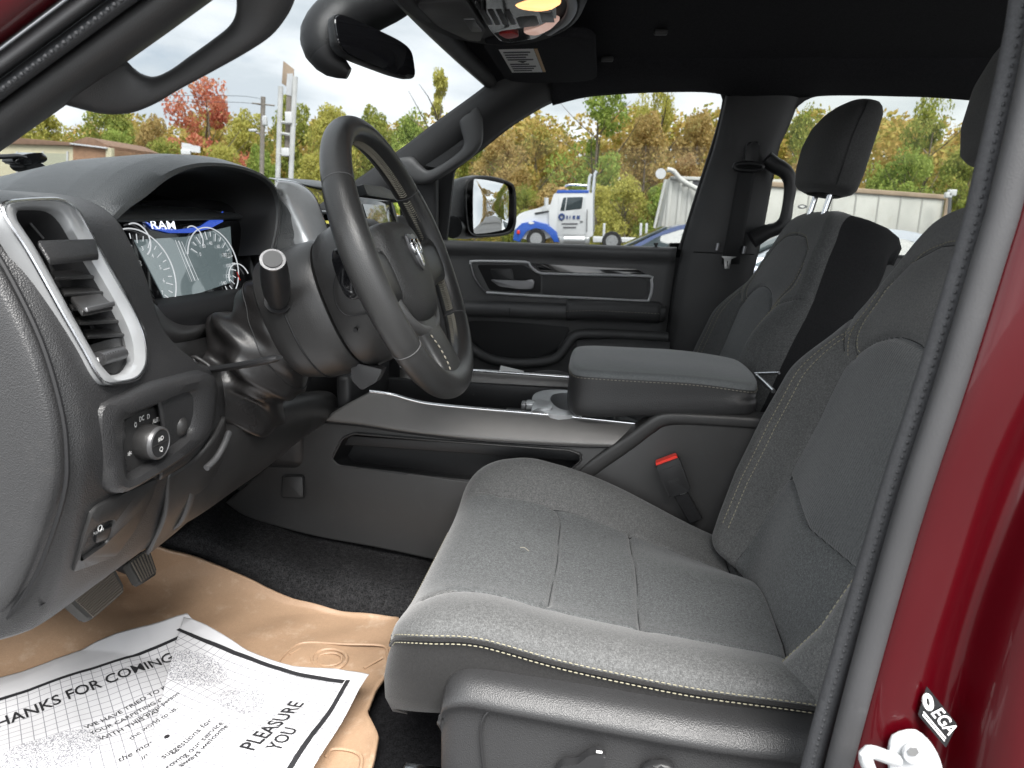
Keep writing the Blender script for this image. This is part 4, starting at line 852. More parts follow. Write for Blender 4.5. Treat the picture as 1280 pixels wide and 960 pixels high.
tube('lid_hinge', [at(944, 467, .86), at(974, 466, .82)], .003, 'chrome_soft', con, 8); tube('lid_hinge', crv([at(946, 469, .80), at(956, 478, .74), at(967, 489, .68)], 8), .004, 'chrome_soft', con, 8)
# seat belt buckle standing beside the seat
bk = thing('seat_belt_buckle', 'black seat belt buckle with red release button beside the console', 'buckle', at(850, 640, .66))
BA = V((.42, .0, -.91)).normalized(); BN = V((-.12, -.95, .2)); BN = (BN-BA*BN.dot(BA)).normalized(); BB = BA.cross(BN).normalized()
if BB.x < 0: BB = -BB
bp0 = at(834, 578, .668)
def bp_(a, b, k=0): return bp0+BB*a+BA*b+BN*k
body = prism('body', rnd([bp_(-.0215, 0), bp_(.0215, -.001), bp_(.0195, .062), bp_(-.0195, .062)], .10), -BN*.022, 'hard_dark', bk, .0025)
prism('release_button', rnd([bp_(-.019, -.0045, -.003), bp_(.0185, -.0055, -.003), bp_(.0205, .010, -.003), bp_(-.0205, .011, -.003)], .10), -BN*.015, 'red', bk, .0015)
prism('face_plate', rnd([bp_(-.0195, .0105, .0005), bp_(.0195, .0095, .0005), bp_(.0175, .058, .0005), bp_(-.0175, .058, .0005)], .10), -BN*.004, 'hard_dark', bk, .001)
text_on('press_lettering', 'PRESS', bp_(-.010, .037, .0014), bp_(.008, .0365, .0014), -BA, 'trim_dark', body, height=.005)
prism('stalk', [bp_(-.012, .058, -.004), bp_(.012, .058, -.004), bp_(.020, .12, -.004), bp_(-.004, .12, -.004)], -BN*.012, 'fabric_dark', bk, .002)
rbox('steel_tip', bp_(.006, .062, -.002), (.012, .003, .004), 'steel', bk, .0005, axes=(BB, BA, BN))

# ================================================================== SEATS
def smooth01(x): x = np.clip(x, 0, 1); return x*x*(3-2*x)
class Pad:
    """upholstered pad: height field over an outline, rounded edges, sewn grooves, split into panels"""
    def __init__(s, O, ax, ay, an, L, W, H, re=.022, rf=.03, rb=.02, rc=.05, rc1=None, grooves=()):
        s.O, s.ax, s.ay, s.an = [np.array(tuple(v), float) for v in (O, ax, ay, an)]
        s.L, s.Wf, s.H, s.re, s.rf, s.rb, s.rc, s.rc1, s.gr = L, W, H, re, rf, rb, rc, rc1 or rc, grooves
    def W(s, l):
        w_ = s.Wf(l)
        for e, rc in ((l, s.rc), (s.L-l, s.rc1)):
            q = np.clip(e/rc, 0, 1); w_ = w_-rc*(1-np.sqrt(np.clip(1-(1-q)**2, 0, 1)))
        return w_
    def height(s, l, y):
        h = s.H(l, y); w_ = s.W(l)
        for d, r in ((w_-np.abs(y), s.re), (l, s.rf), (s.L-l, s.rb)):
            q = np.clip(d/r, 0, 1); h = h-r*(1-np.sqrt(np.clip(1-(1-q)**2, 0, 1)))*.85
        for path, dep, wd in s.gr:
            P = np.array(path); best = np.full(l.shape, 9.)
            for a, b in zip(P[:-1], P[1:]):
                ab_ = b-a; t = np.clip(((l-a[0])*ab_[0]+(y-a[1])*ab_[1])/(ab_@ab_), 0, 1)
                best = np.minimum(best, np.hypot(l-a[0]-t*ab_[0], y-a[1]-t*ab_[1]))
            h = h-dep*(np.exp(-(best/wd)**2)+.35*np.exp(-(best/(wd*4))**2))
        return h
    def pt(s, l, y, lift=0):
        l, y = np.atleast_1d(np.array(l, float)), np.atleast_1d(np.array(y, float)); h = s.height(l, y)+lift
        return [V(p) for p in s.O+l[:, None]*s.ax+y[:, None]*s.ay+h[:, None]*s.an]
    def build(s, parent, panels, skirt, nl=170, ny=170):
        """panels: function (l,y)->index; skirt: list of (drop, inset) rings; returns dict of objects"""
        e = np.linspace(0, 1, nl); ls = s.L*(e-.035*np.sin(2*math.pi*e)); b = np.linspace(-1, 1, ny); b = b+.06*np.sin(math.pi*b)
        Lg, B = np.meshgrid(ls, b, indexing='ij'); Y = B*s.W(Lg); h = s.height(Lg, Y)
        P = s.O+Lg[..., None]*s.ax+Y[..., None]*s.ay+h[..., None]*s.an; s.P = P
        faces = gridfaces(nl, ny); F = np.array(faces); flat = P.reshape(-1, 3); idx = panels(Lg.reshape(-1)[F].mean(1), Y.reshape(-1)[F].mean(1)); out = []
        for k, (nm, m) in enumerate(s.names):
            sel = F[idx == k]
            if not len(sel): continue
            used, inv = np.unique(sel, return_inverse=True); out.append(mesh(nm, flat[used], inv.reshape(-1, 4), m, parent))
        bd = list(P[0, :])+list(P[1:, -1])+list(P[-1, -2::-1])+list(P[-2:0:-1, 0]); bd = np.array(bd); c = bd.mean(0); nrm = []
        c2 = s.O+s.ax*s.L*.5
        loops = [bd]; r = bd-c2; r -= (r@s.an)[:, None]*s.an; r /= np.linalg.norm(r, axis=1)[:, None]
        for dr, ins in skirt: loops.append(bd-s.an*dr-r*ins)
        return out, loops
def ridge(a, c, w_): return np.exp(-((a-c)/w_)**2)
def arcpts(c, r, a0, a1, n=10): return [(c[0]+r*math.cos(R(a)), c[1]+r*math.sin(R(a))) for a in np.linspace(a0, a1, n)]
def make_seat(root, dx, yc, side):
    """side -1: the outboard side faces -Y (driver), +1: mirrored"""
    T8 = R(5.8)
    # --- cushion
    def Wc(l): return .268-.010*smooth01((l-.3)/.2)+.0*l
    def Hc(l, y): return -.044-.004*smooth01(l/.4)+(.036*ridge(y, -.235, .075)+.050*ridge(y, .232, .058))*(.6+.4*smooth01(l/.12))+.008*ridge(l, .10, .07)-.085*smooth01((l-.16)/.36)*smooth01((y-.02)/.22)
    yi = .158
    frontp = [(.030, -yi-.02), (.07, -yi), (.150, -yi), (.166, -yi+.006), (.174, -yi+.022), (.178, 0), (.174, yi-.022), (.166, yi-.006), (.150, yi), (.07, yi), (.03, yi+.02)]
    gr = [(frontp, .0070, .0030), ([(.16, -yi), (.53, -yi+.004)], .0050, .0032), ([(.16, yi), (.53, yi-.004)], .0050, .0032), ([(.288, -yi), (.292, 0), (.288, yi)], .0080, .0030),
          ([(.455, -.19), (.47, -.10), (.475, 0), (.47, .10), (.455, .19)], .008, .004)]
    cu = Pad((-.213+dx, yc, .999), (math.cos(T8), 0, -math.sin(T8)), (0, 1, 0), (math.sin(T8), 0, math.cos(T8)), .53, Wc, Hc, .016, .060, .02, .065, .05, gr)
    def seam_shades(pad, root_):
        for path, dep, wd in pad.gr:
            P_ = poly([(a, b, 0) for a, b in path], 60); tube('seam_shade_line', pad.pt([p.x for p in P_], [p.y for p in P_], .0004), .0009, 'seam_shade', root_, 5)  # dark line laid in each sewn groove as painted shade
    cu.names = [('cushion_insert', 'fabric'), ('cushion_bolster', 'fabric_side'), ('cushion_bolster', 'fabric_side')]
    objs, lp = cu.build(root, lambda l, y: np.where((np.abs(y) < yi) & (l > .0), 0, np.where(y < 0, 1, 2)), [(.002, -.001), (.006, -.0005)], 230, 230)
    seam_shades(cu, root)
    # skirt with a slight belly, tucked in at the bottom
    lp = [lp[0], lp[1]]; b0 = lp[0]
    an = cu.an; c2 = cu.O+cu.ax*cu.L*.5; r = b0-c2; r -= (r@an)[:, None]*an; r /= np.linalg.norm(r, axis=1)[:, None]
    prof_ = [(.0, .0), (.004, -.002), (.020, .002), (.045, .004), (.075, .000), (.095, -.010), (.105, -.030)]
    loops_ = [[V(p-V3) for p, V3 in zip(b0, an*d-r*o)] for d, o in prof_]
    sk = loft('cushion_skirt', loops_, 'fabric_skirt', root, (False, True), sharp=180)
    ls = np.linspace(.012, .50, 150)
    for s_ in (-1, 1):
        edge = [V(p) for p in (np.array([tuple(q) for q in cu.pt(ls, s_*(cu.W(ls)-.0005))]))]
        if s_ == side or side == 0:
            fr_ = cu.pt(np.full(60, .0005), np.linspace(-s_*0.1, s_*(cu.W(np.array([.0005]))[0]), 60))
            path = fr_+edge
            outw = V((0, s_, 0))
            stitches('edge_stitching', path, 'thread', root, .0040, .0020, .00065, V((0, s_*.0012, .0022)))
            stitches('edge_stitching', path, 'thread', root, .0040, .0020, .00065, V((0, s_*.0032, -.0062)))
            tube('edge_piping', [p+V((0, s_*.0012, -.0024)) for p in path], .0022, 'fabric_skirt', root, 6)
    # --- backrest
    T = R(21); bax = (math.sin(T), 0, math.cos(T)); ban = (-math.cos(T), 0, math.sin(T))
    def Wb(l): return np.interp(l, [0, .05, .12, .22, .32, .40, .46, .52, .58, .625], [.246, .275, .305, .315, .298, .270, .238, .207, .186, .172])
    def Hb(l, y):
        w_ = Wb(l); return -.010+.050*ridge(np.abs(y), w_-.062, .055)*(1-smooth01((l-.30)/.16))+.022*ridge(l, .40, .16)*ridge(y, 0, .2)+.012*ridge(l, .12, .1)*ridge(y, 0, .12)
    yb = .160
    arch_ = [(.0, -yb+.02), (.10, -yb+.004), (.20, -yb), (.32, -yb+.008)]+[(.34+.085*math.sin(R(a)), -.150*math.cos(R(a))) for a in np.linspace(10, 170, 15)]+[(.32, yb-.008), (.20, yb), (.10, yb-.004), (0, yb-.02)]
    grb = [(arch_, .0062, .0034), ([(.170, -yb), (.150, 0), (.170, yb)], .0060, .0030)]
    shs = []
    for s_ in (-1, 1):
        sh1 = [(.372, s_*.130), (.40, s_*.158), (.44, s_*.176), (.48, s_*.172), (.525, s_*.14), (.55, s_*.08), (.555, 0)]; shs.append(sh1)
        grb.append((sh1, .0030, .0026)); grb.append(([(.375, s_*.165), (.41, s_*.205), (.43, s_*.245)], .0035, .0026))
    bkp = Pad((.236+dx, yc, .872), bax, (0, 1, 0), ban, .625, Wb, Hb, .030, .02, .050, .03, .085, grb)
    bkp.names = [('backrest_insert', 'fabric'), ('backrest_bolster', 'fabric_side'), ('backrest_ribbed_insert', 'fabric_rib')]
    ay_ = np.array([q for q in arch_])
    def inside(l, y):
        top_ = np.where(np.abs(y) < .149, .34+.085*np.sqrt(np.clip(1-(y/.150)**2, 0, 1)), 0); wy = np.interp(l, [0, .1, .2, .32, .345], [yb-.02, yb-.004, yb, yb-.008, .150])
        i_ = (l < top_) & (np.abs(y) < wy); return np.where(i_ & (l > .17-.02*(1-np.abs(y)/yb)), 2, np.where(i_, 0, 1))
    objs, lp = bkp.build(root, inside, [], 230, 210)
    seam_shades(bkp, root)
    b0 = lp[0]; an = bkp.an; c2 = bkp.O+bkp.ax*bkp.L*.5; r = b0-c2; r -= (r@an)[:, None]*an; r /= np.linalg.norm(r, axis=1)[:, None]
    prof_ = [(0, 0), (.004, -.001), (.03, .004), (.07, .004), (.10, -.004), (.118, -.022), (.124, -.06)]
    loft('backrest_side', [[V(p) for p in b0-an*d+r*o] for d, o in prof_], 'fabric_dark', root, (False, True), sharp=180)
    for s_ in (-1, 1):
        ls = np.linspace(.045, .415, 120)
        for o_ in (.078, .090): stitches('bolster_stitching', bkp.pt(ls, s_*(bkp.W(ls)-o_-.006*np.sin(ls*8)), .0006), 'thread', root, .0046, .0024, .00075)
        P_ = crv([(a, b, 0) for a, b in shs[0 if s_ < 0 else 1]], 90)
        stitches('shoulder_stitching', bkp.pt([p.x+.004 for p in P_], [p.y-s_*.007 for p in P_], .0006), 'thread', root, .0046, .0024, .0007)
        P_ = crv([(.372, s_*.148, 0), (.402, s_*.172, 0), (.442, s_*.192, 0), (.475, s_*.190, 0)], 50)
        stitches('shoulder_stitching', bkp.pt([p.x for p in P_], [p.y for p in P_], .0008), 'thread', root, .0046, .0024, .0007)
    # --- headrest on two chrome posts
    Th = R(12); hx, hn_ = V((math.sin(Th), 0, math.cos(Th))), V((-math.cos(Th), 0, math.sin(Th))); hc = V((.505+dx, yc, 1.572))
    sec = [(-.100, .070, .030, .0), (-.097, .098, .042, .0), (-.085, .122, .052, .002), (-.05, .137, .056, .006), (0, .140, .056, .008), (.04, .134, .052, .004), (.07, .120, .044, -.004), (.088, .096, .034, -.010), (.097, .070, .022, -.014), (.100, .03, .008, -.016)]
    zz = np.linspace(-.100, .100, 26); S_ = np.array(sec); hloops = []
    for z in zz:
        wy, wx, off = [np.interp(z, S_[:, 0], S_[:, k]) for k in (1, 2, 3)]
        hloops.append(sq_loop(hc+hx*z+hn_*off, V((0, 1, 0)), hn_, wy, wx, 48, 2.5))
    hr = loft('headrest', hloops, 'fabric_head', root, sharp=180)
    tube('headrest_seam', [hc+hx*z+hn_*(np.interp(z, S_[:, 0], S_[:, 3])+.012)+V((0, -1, 0))*(np.interp(z, S_[:, 0], S_[:, 1])*1.0+.0004) for z in np.linspace(-.085, .085, 20)], .0012, 'black', hr, 5)
    for s_ in (-1, 1):
        p0 = hc-hx*.09+V((0, s_*.055, 0)); tube('headrest_post', [p0, p0-hx*.10], .0065, 'chrome', root, 12)
        tube('post_collar', [p0-hx*.070, p0-hx*.10], .013, 'hard_dark', root, 12)
    return cu, bkp
ds = thing('driver_seat', 'grey fabric driver seat with double yellow stitching, nearest the open door', 'seat', (.05, .42, .72), 'front seats')
make_seat(ds, 0, .42, -1)
ps = thing('passenger_seat', 'grey fabric passenger seat with black side panel beyond the armrest', 'seat', (.05, 1.18, .72), 'front seats')
make_seat(ps, -.012, 1.18, 1)
ln = thing('lint_fleck', 'tiny pale fleck of lint on the driver seat cushion', 'lint', at(656, 690, .40))
tube('thread', crv([at(650, 688, .40)+V((0, 0, .004)), at(655, 690, .40)+V((0, 0, .007)), at(661, 692, .40)+V((0, 0, .004))], 6), .0005, 'thread_dim', ln, 5)
# power-seat side shield
ss_t = crv([at(552, 880, .135), at(556, 862, .135), at(568, 852, .135), at(590, 848, .135), at(640, 856, .133), at(750, 876, .131), at(880, 899, .130), at(1000, 915, .130), at(1080, 925, .13)], 60)
off_ = [(.0, .035, .0), (.0, .010, .0015), (0, -.004, -.001), (0, -.016, -.010), (0, -.020, -.018), (0, -.014, -.030), (0, -.012, -.05), (0, -.012, -.10), (0, -.010, -.16)]
bx_ = V((at(566, 985, .135)-at(552, 880, .135)))
rowsS = []
for dx_, dy_, dz_ in off_:
    rowsS.append([p+V((dx_+max(0, .05-(p.x-ss_t[0].x))*(.0 if dz_ > -.02 else 0), dy_+.012*math.exp(-((p.x-ss_t[0].x)/.012)), dz_)) for p in ss_t])
shd = sheet('side_shield', rowsS, 'leather_side', ds, 40, 80, .004)
ins = crv([at(*q, .1185) for q in ((606, 975), (601, 930), (602, 905), (612, 888), (634, 880), (665, 884), (760, 905), (880, 930), (1040, 960), (1060, 990))], 60)
tube('shield_groove', ins, .0014, 'hard_dark', ds, 6)
swp = [at(*q, .112) for q in ((694, 956), (704, 948), (722, 947), (736, 936), (748, 933), (757, 936), (757, 945), (745, 956), (744, 985), (696, 985))]
prism('power_switch', rnd(swp, .3), (0, -.010, 0), 'hard_dark', ds, .003)
prism('recline_switch', crv([at(*q, .112) for q in ((800, 958), (818, 948), (838, 951), (845, 965), (838, 985), (805, 985))], 30, True), (0, -.010, 0), 'hard_dark', ds, .003)
rbox('switch_mark', at(749, 940, .100), (.006, .002, .002), 'white_print', ds, .0005)
# black gap panel, seat frame and rails below the cushion
rbox('seat_frame', (.06, .42, .80), (.40, .40, .10), 'black', ds, .01)
for y in (.26, .58): rbox('seat_rail', (.12, y, .735), (.46, .035, .035), 'hard_dark', ds, .004)
rbox('rail_cap', at(530, 962, Z=.745), (.05, .012, .006), 'chrome_soft', ds, .002)
rbox('pass_seat_frame', (.03, 1.18, .80), (.40, .40, .10), 'black', ps, .01).name = 'seat_frame'

# ================================================================== PASSENGER DOOR
pd = thing('passenger_door', 'black passenger door panel with silver framed inlay, pull handle and tinted window', 'door', (-.1, 1.56, .75))
DY = 1.545
dpt = lambda x, y, k=0: at(x, y, DY-k)
def drow(yl, yr, k): return [at(520+(846-520)*t-((yl-300)/130*16 if t == 1 else 0), yl+(yr-yl)*t, DY-k) for t in (0, .25, .5, .75, 1)]
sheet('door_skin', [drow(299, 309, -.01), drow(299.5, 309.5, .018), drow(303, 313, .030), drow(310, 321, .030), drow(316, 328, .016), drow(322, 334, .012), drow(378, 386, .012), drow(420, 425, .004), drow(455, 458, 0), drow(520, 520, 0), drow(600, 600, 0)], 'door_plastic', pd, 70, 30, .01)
prism('door_glass', [at(548, 320, 1.585), at(852, 322, 1.585), at(915, 100, 1.575), at(690, 100, 1.575), at(548, 215, 1.575)], (0, .005, 0), 'window_glass', pd, 0)
rbox('outer_door', (-.16, 1.66, 1.02), (.70, .08, .60), 'paint', pd, .02)
fr_px = [(588, 330), (592, 326.5), (655, 327.5), (661, 331), (674, 341), (700, 342.5), (806, 345), (813, 348), (815, 354), (814, 366), (811, 373), (804, 376), (740, 373), (660, 369), (608, 365.5)]
tube('inlay_frame', crv([dpt(x, y, .034) for x, y in fr_px], 90), [.0050]*90, 'silver_door', pd, 8, flat=.8)
tube('inlay_frame', crv([dpt(x, y, .030) for x, y in ((588, 330), (592, 345), (600, 358), (608, 365.5))], 14), .003, 'silver_dark', pd, 6)
prism('gloss_inlay', rnd([dpt(x, y, .016) for x, y in ((664, 329), (670, 329), (795, 336), (808, 343), (700, 340.5), (677, 339))], .1), (0, .006, 0), 'gloss_black', pd, .001)
prism('inlay_pad', rnd([dpt(x, y, .020) for x, y in ((678, 344), (806, 347.5), (811, 352), (810, 368), (805, 372.5), (678, 368))], .12), (0, .008, 0), 'trim_dark', pd, .002)
prism('handle_cup', rnd([dpt(x, y, .013) for x, y in ((596, 331), (654, 331), (676, 345), (676, 366), (612, 363))], .12), (0, .004, 0), 'black', pd, .001)
prism('pull_cup', rnd([dpt(x, y, .016) for x, y in ((612, 336), (640, 336), (643, 352), (618, 352))], .2), (0, .004, 0), 'hard_dark', pd, .001)
prism('door_handle', rnd([dpt(x, y, .036) for x, y in ((612, 349.5), (655, 351), (666, 349), (668, 353), (666, 361), (650, 361.5), (624, 358))], .25), (0, .010, 0), 'silver_dark', pd, .003)
arm = [dpt(575, 383, .07), dpt(620, 384, .07), dpt(700, 387, .07), dpt(760, 389, .07), dpt(832, 389, .07)]
a0_ = crv(arm, 30)
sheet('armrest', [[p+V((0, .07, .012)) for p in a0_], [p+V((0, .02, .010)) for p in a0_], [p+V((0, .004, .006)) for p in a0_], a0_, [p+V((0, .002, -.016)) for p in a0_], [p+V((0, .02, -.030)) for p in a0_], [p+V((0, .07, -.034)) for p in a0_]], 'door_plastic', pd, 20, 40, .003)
pad_ = crv([dpt(708, 381, .076), dpt(740, 380, .078), dpt(790, 382, .078), dpt(826, 384, .076)], 20)
sheet('armrest_pad', [[p+V((0, .07, .008)) for p in pad_], [p+V((0, .012, .008)) for p in pad_], pad_, [p+V((0, -.002, -.020)) for p in pad_], [p+V((0, .006, -.040)) for p in pad_], [p+V((0, .04, -.05)) for p in pad_]], 'trim_dark', pd, 16, 24, .003)
stitches('armrest_stitching', [p+V((0, -.004, -.018)) for p in pad_], 'thread_dim', pd, .005, .004, .0007)
tube('armrest_joint', [dpt(637, 385, .074), dpt(637, 395, .072)], .0012, 'black', pd, 5)
prism('window_switch', rnd([at(*q, 1.50) for q in ((595, 380), (622, 381), (620, 385), (592, 384))], .2), (0, 0, .004), 'gloss_black', pd, .001)
rbox('switch_key', at(606, 381, 1.50), (.018, .01, .004), 'silver_dark', pd, .001)
prism('map_pocket', crv([dpt(x, y, .014) for x, y in ((585, 402), (700, 408), (712, 414), (700, 428), (690, 442), (640, 449), (610, 444), (590, 428))], 40, True), (0, .004, 0), 'black', pd, .001)
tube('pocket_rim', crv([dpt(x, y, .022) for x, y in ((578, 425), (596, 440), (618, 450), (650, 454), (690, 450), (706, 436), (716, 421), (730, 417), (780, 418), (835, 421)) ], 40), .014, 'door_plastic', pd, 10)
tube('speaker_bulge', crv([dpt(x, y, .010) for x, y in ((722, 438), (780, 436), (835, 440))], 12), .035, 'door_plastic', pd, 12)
tube('lock_pin', [at(820, 310, 1.53), at(820, 304, 1.53)], .004, 'hard_dark', pd, 10); tube('lock_pin_cap', [at(820, 306, 1.53), at(820, 303.5, 1.53)], .0065, 'hard_dark', pd, 10)
prism('door_jamb', [at(*q, 1.60) for q in ((838, 304), (880, 304), (850, 480), (790, 480))], (0, .04, 0), 'black', pd, .002)
prism('sail_panel', rnd([at(*q, 1.548) for q in ((540, 318), (558, 300), (567, 214), (596, 178), (500, 230), (500, 318))], .05), (0, .02, 0), 'black', pd, .003)
# far-side grab handle on the A-pillar
g2 = thing('pillar_grab_handle', 'dark grey grab handle on the far windshield pillar above the side mirror', 'grab handle', at(580, 200, 1.48))
ho = crv([at(*q, Y=1.455) for q in ((490, 206), (505, 222), (522, 230), (540, 228), (570, 210), (590, 196), (602, 180), (604, 158), (600, 135), (592, 140))], 50)
hi = crv([at(*q, Y=1.455) for q in ((498, 198), (515, 196), (526, 206), (536, 213), (552, 206), (572, 192), (580, 180), (576, 162), (575, 152), (584, 146))], 50)
loft('bow', [sq_loop((a+b)/2, (b-a)/2, V((0, 1, 0)), 1., .020, 14, 3.0) for a, b in zip(ho, hi)], 'handle_grey', g2)
prism('recess_plate', rnd([at(*q, Y=1.47) for q in ((500, 200), (575, 148), (582, 184), (545, 210))], .1), (0, .012, 0), 'hard_dark', g2, .002)
# ---- outside mirror on the passenger door
om = thing('side_mirror', 'black passenger side mirror with chrome glass reflecting trees and parked cars', 'mirror', at(600, 300, 1.80))
MN = V((.80, -.60, .02)).normalized(); MC = at(614, 258, 1.80)
mp2 = lambda x, y, k=0: onp(x, y, MC+MN*k, MN)
mo = [(580, 232), (590, 221), (612, 220), (634, 226), (643, 234), (645, 262), (643, 286), (632, 294), (605, 297), (590, 296), (582, 285)]
ml = crv([mp2(*q) for q in mo], 48, True); mcn = sum(ml, V())/48
def mr_(k, z): return [mcn+(p-mcn)*k-MN*z for p in ml]
loft('mirror_housing', [mr_(.90, -.001), mr_(.97, -.006), mr_(1.0, 0), mr_(1.02, .03), mr_(.98, .07), mr_(.85, .10), mr_(.6, .12), mr_(.2, .125)], 'mirror_shell', om, (False, True), sharp=180)
gl = crv([mp2(*q, .002) for q in ((592, 229), (598, 224), (626, 229), (635, 235), (636, 262), (634, 282), (626, 288), (598, 292), (592, 287))], 40, True)
glc = sum(gl, V())/len(gl)
loft('mirror_glass', [[glc+(p-glc)*k+MN*(.0030*(1-k*k)) for p in gl] for k in np.linspace(1, .02, 16)], 'chrome_mirror', om, (False, True), sharp=180)
prism('blind_spot_mirror', crv([mp2(*q, .0025) for q in ((621, 249), (625, 243), (632, 243), (632, 254), (626, 256))], 24, True), MN*.001, 'chrome_mirror', om, 0).data.shade_flat()
tube('mirror_arm', [at(585, 285, 1.79), at(566, 284, 1.70)], .035, 'mirror_shell', om, 12)

# ---- passenger seat belt and the rear grab handle on the far B-pillar
sbt = thing('seat_belt', 'black seat belt hanging on the far door pillar with steel latch', 'seat belt', at(915, 340, 1.47))
prism('height_adjuster', rnd([at(*q, 1.474) for q in ((933, 178), (950, 176), (948, 206), (931, 206))], .35), (0, .02, 0), 'hard_dark', sbt, .004)
tube('d_ring', crv([at(*q, 1.466) for q in ((919, 206), (935, 204), (953, 207), (950, 212), (935, 213), (920, 211))], 24, True), .006, 'hard_dark', sbt, 8, closed=True)
sheet('webbing', [[at(923, 212, 1.468), at(945, 212, 1.468)], [at(914, 262, 1.462), at(936, 262, 1.462)], [at(905, 312, 1.462), at(927, 312, 1.462)], [at(902, 330, 1.475), at(924, 330, 1.475)]], 'webbing', sbt, 12, 6, .002)
prism('latch_tongue', rnd([at(*q, 1.455) for q in ((902, 320), (921, 321), (914, 324), (912, 336), (906, 336), (905, 324))], .1), (0, .003, 0), 'steel', sbt, .0006)
tube('latch_slot', [at(909.5, 326, 1.454), at(909, 333, 1.454)], .004, 'black', sbt, 6, flat=.3)
for q in ((897, 308), (930, 312)): tube('belt_guide', [at(q[0]+1, q[1]-4, 1.458), at(q[0]-1, q[1]+5, 1.458)], .0045, 'steel_dim', sbt, 8)
g3 = thing('rear_grab_handle', 'black loop grab handle on the far door pillar beside the passenger headrest', 'grab handle', at(965, 290, 1.49))
tube('bow', crv([at(*q, 1.48) for q in ((958, 198), (968, 206), (982, 215), (988, 230), (985, 255), (981, 275), (972, 285), (958, 290), (940, 300))], 40), list(np.interp(np.linspace(0, 1, 40), [0, .15, .5, .8, 1], [.020, .020, .014, .018, .024])), 'hard_dark', g3, 12)

# ================================================================== FLOOR
tun = [atc(270, 622, .665), atc(285, 632, .66), atc(385, 672, .64), atc(470, 690, .635), atc(560, 708, .635)]
c_mid = [at(225, 662, Z=.845), at(262, 676, Z=.825), at(350, 708, Z=.79), at(440, 728, Z=.775), at(560, 740, Z=.77)]
c_lo = [at(185, 694, Z=.80), at(260, 718, Z=.765), at(350, 757, Z=.735), at(440, 782, Z=.722), at(560, 800, Z=.715)]
cpt = sheet('carpet', [[p+V((-.02, .05, .02)) for p in tun], tun, c_mid, c_lo, [p+V((0, -.05, -.08)) for p in c_lo]], 'carpet', None, 50, 60, .01, fn=lambda v, a, b: v+V((0, 0, .003*math.sin(v.x*43+v.y*31))))
tag(cpt, kind='structure')
bnd = [(150, 672, .86), (195, 684, .828), (235, 697, .805), (280, 714, .785), (330, 738, .762), (370, 753, .750), (430, 766, .740), (478, 773, .737), (500, 776, .736), (499, 800, .735), (497, 826, .735), (488, 842, .735), (470, 868, .735), (459, 898, .735), (474, 925, .735), (468, 955, .735), (452, 1000, .735), (440, 1060, .735)]
Rb = poly([at(x, y, Z=z) for x, y, z in bnd], 110)
Lb = crv([V((-1.02, .62, .98)), V((-1.0, .50, .92)), V((-.97, .36, .84)), V((-.93, .26, .76)), V((-.90, .16, .737)), V((-.88, .02, .737))], 110)
def matz(v, a, b):
    e = min(1, (1-b)/.05); z = .006*max(0, 1-e)**2+.0012*math.sin(v.x*61+2*math.sin(v.y*33))+.0025*math.sin(v.x*19+v.y*23)
    return v+V((0, 0, z))
fm = sheet('floor_mat', [[V((a.x*(1-t)+b.x*t, a.y*(1-t)+b.y*t, .735+(a.z-.735)*(1-t)**4+(b.z-.735)*t**2.4)) for t in np.linspace(0, 1, 12)] for a, b in zip(Lb, Rb)], 'tan', None, 160, 120, .006, fn=matz, straight=True, off=0)
tag(fm, 'tan rubber floor mat with raised edge and oval stamp under the pedals', 'floor mat')
zc_ = .741
def mpt(x, y, z=zc_): return at(x, y, Z=z)
mk = tube('mat_stamp_ring', crv([mpt(*q) for q in ((390, 823), (398, 814), (415, 811), (430, 816), (433, 825), (425, 834), (408, 837), (394, 832))], 40, True), .0028, 'tan', fm, 6, closed=True)
tube('mat_stamp_ring', crv([mpt(*q) for q in ((396, 823), (402, 818), (415, 816), (425, 819), (427, 825), (421, 830), (408, 832), (399, 829))], 40, True), .0018, 'tan', fm, 6, closed=True)
tube('mat_ridge', crv([mpt(*q) for q in ((345, 830), (362, 812), (382, 803), (430, 805), (478, 807), (484, 818), (486, 826))], 40), .0022, 'tan', fm, 6)
tube('mat_ridge', crv([mpt(*q) for q in ((362, 818), (375, 810)) ], 6), .002, 'tan', fm, 6); tube('mat_ridge', crv([mpt(*q) for q in ((455, 835), (478, 822))], 6), .002, 'tan', fm, 6)
tube('mat_ridge', crv([mpt(*q) for q in ((408, 945), (415, 936), (440, 938), (452, 948), (448, 975))], 20), .0025, 'tan', fm, 6)
# pedals
def pedal(name, label, pts, X, m=9, ribdir=0):
    t = thing(name, label, 'pedal', at(*pts[0], X=X)); P = [at(*q, X=X+dx) for q, dx in zip(pts, (0, .02, .02, 0))]; n = (P[1]-P[0]).cross(P[3]-P[0]).normalized(); n = n if n.x > 0 else -n
    prism('pad', rnd(P, .14), -n*.014, 'rubber', t, .003)
    for k in range(m):
        u = (k+.8)/(m+.6)
        a, b = (P[0].lerp(P[1], u), P[3].lerp(P[2], u)) if ribdir else (P[0].lerp(P[3], u), P[1].lerp(P[2], u))
        tube('tread_rib', [a.lerp(b, .08)+n*.0008, a.lerp(b, .92)+n*.0008], .0014, 'rubber_dusty', t, 6)
    q = (P[0]+P[2])/2; tube('arm', crv([q-n*.012, q-n*.05+V((-.02, 0, .05)), q+V((-.08, .0, .16)), q+V((-.10, 0, .30))], 14), .010, 'black', t, 8)
    return t
pedal('brake_pedal', 'wide worn black brake pedal with ribbed rubber under the dashboard', [(84, 750), (113, 776), (157, 738), (138, 700)], -.635, 13, 1)
pedal('accelerator_pedal', 'narrow black accelerator pedal with upright ribs right of the brake pedal', [(160, 703), (176, 731), (197, 717), (186, 684)], -.68, 7)

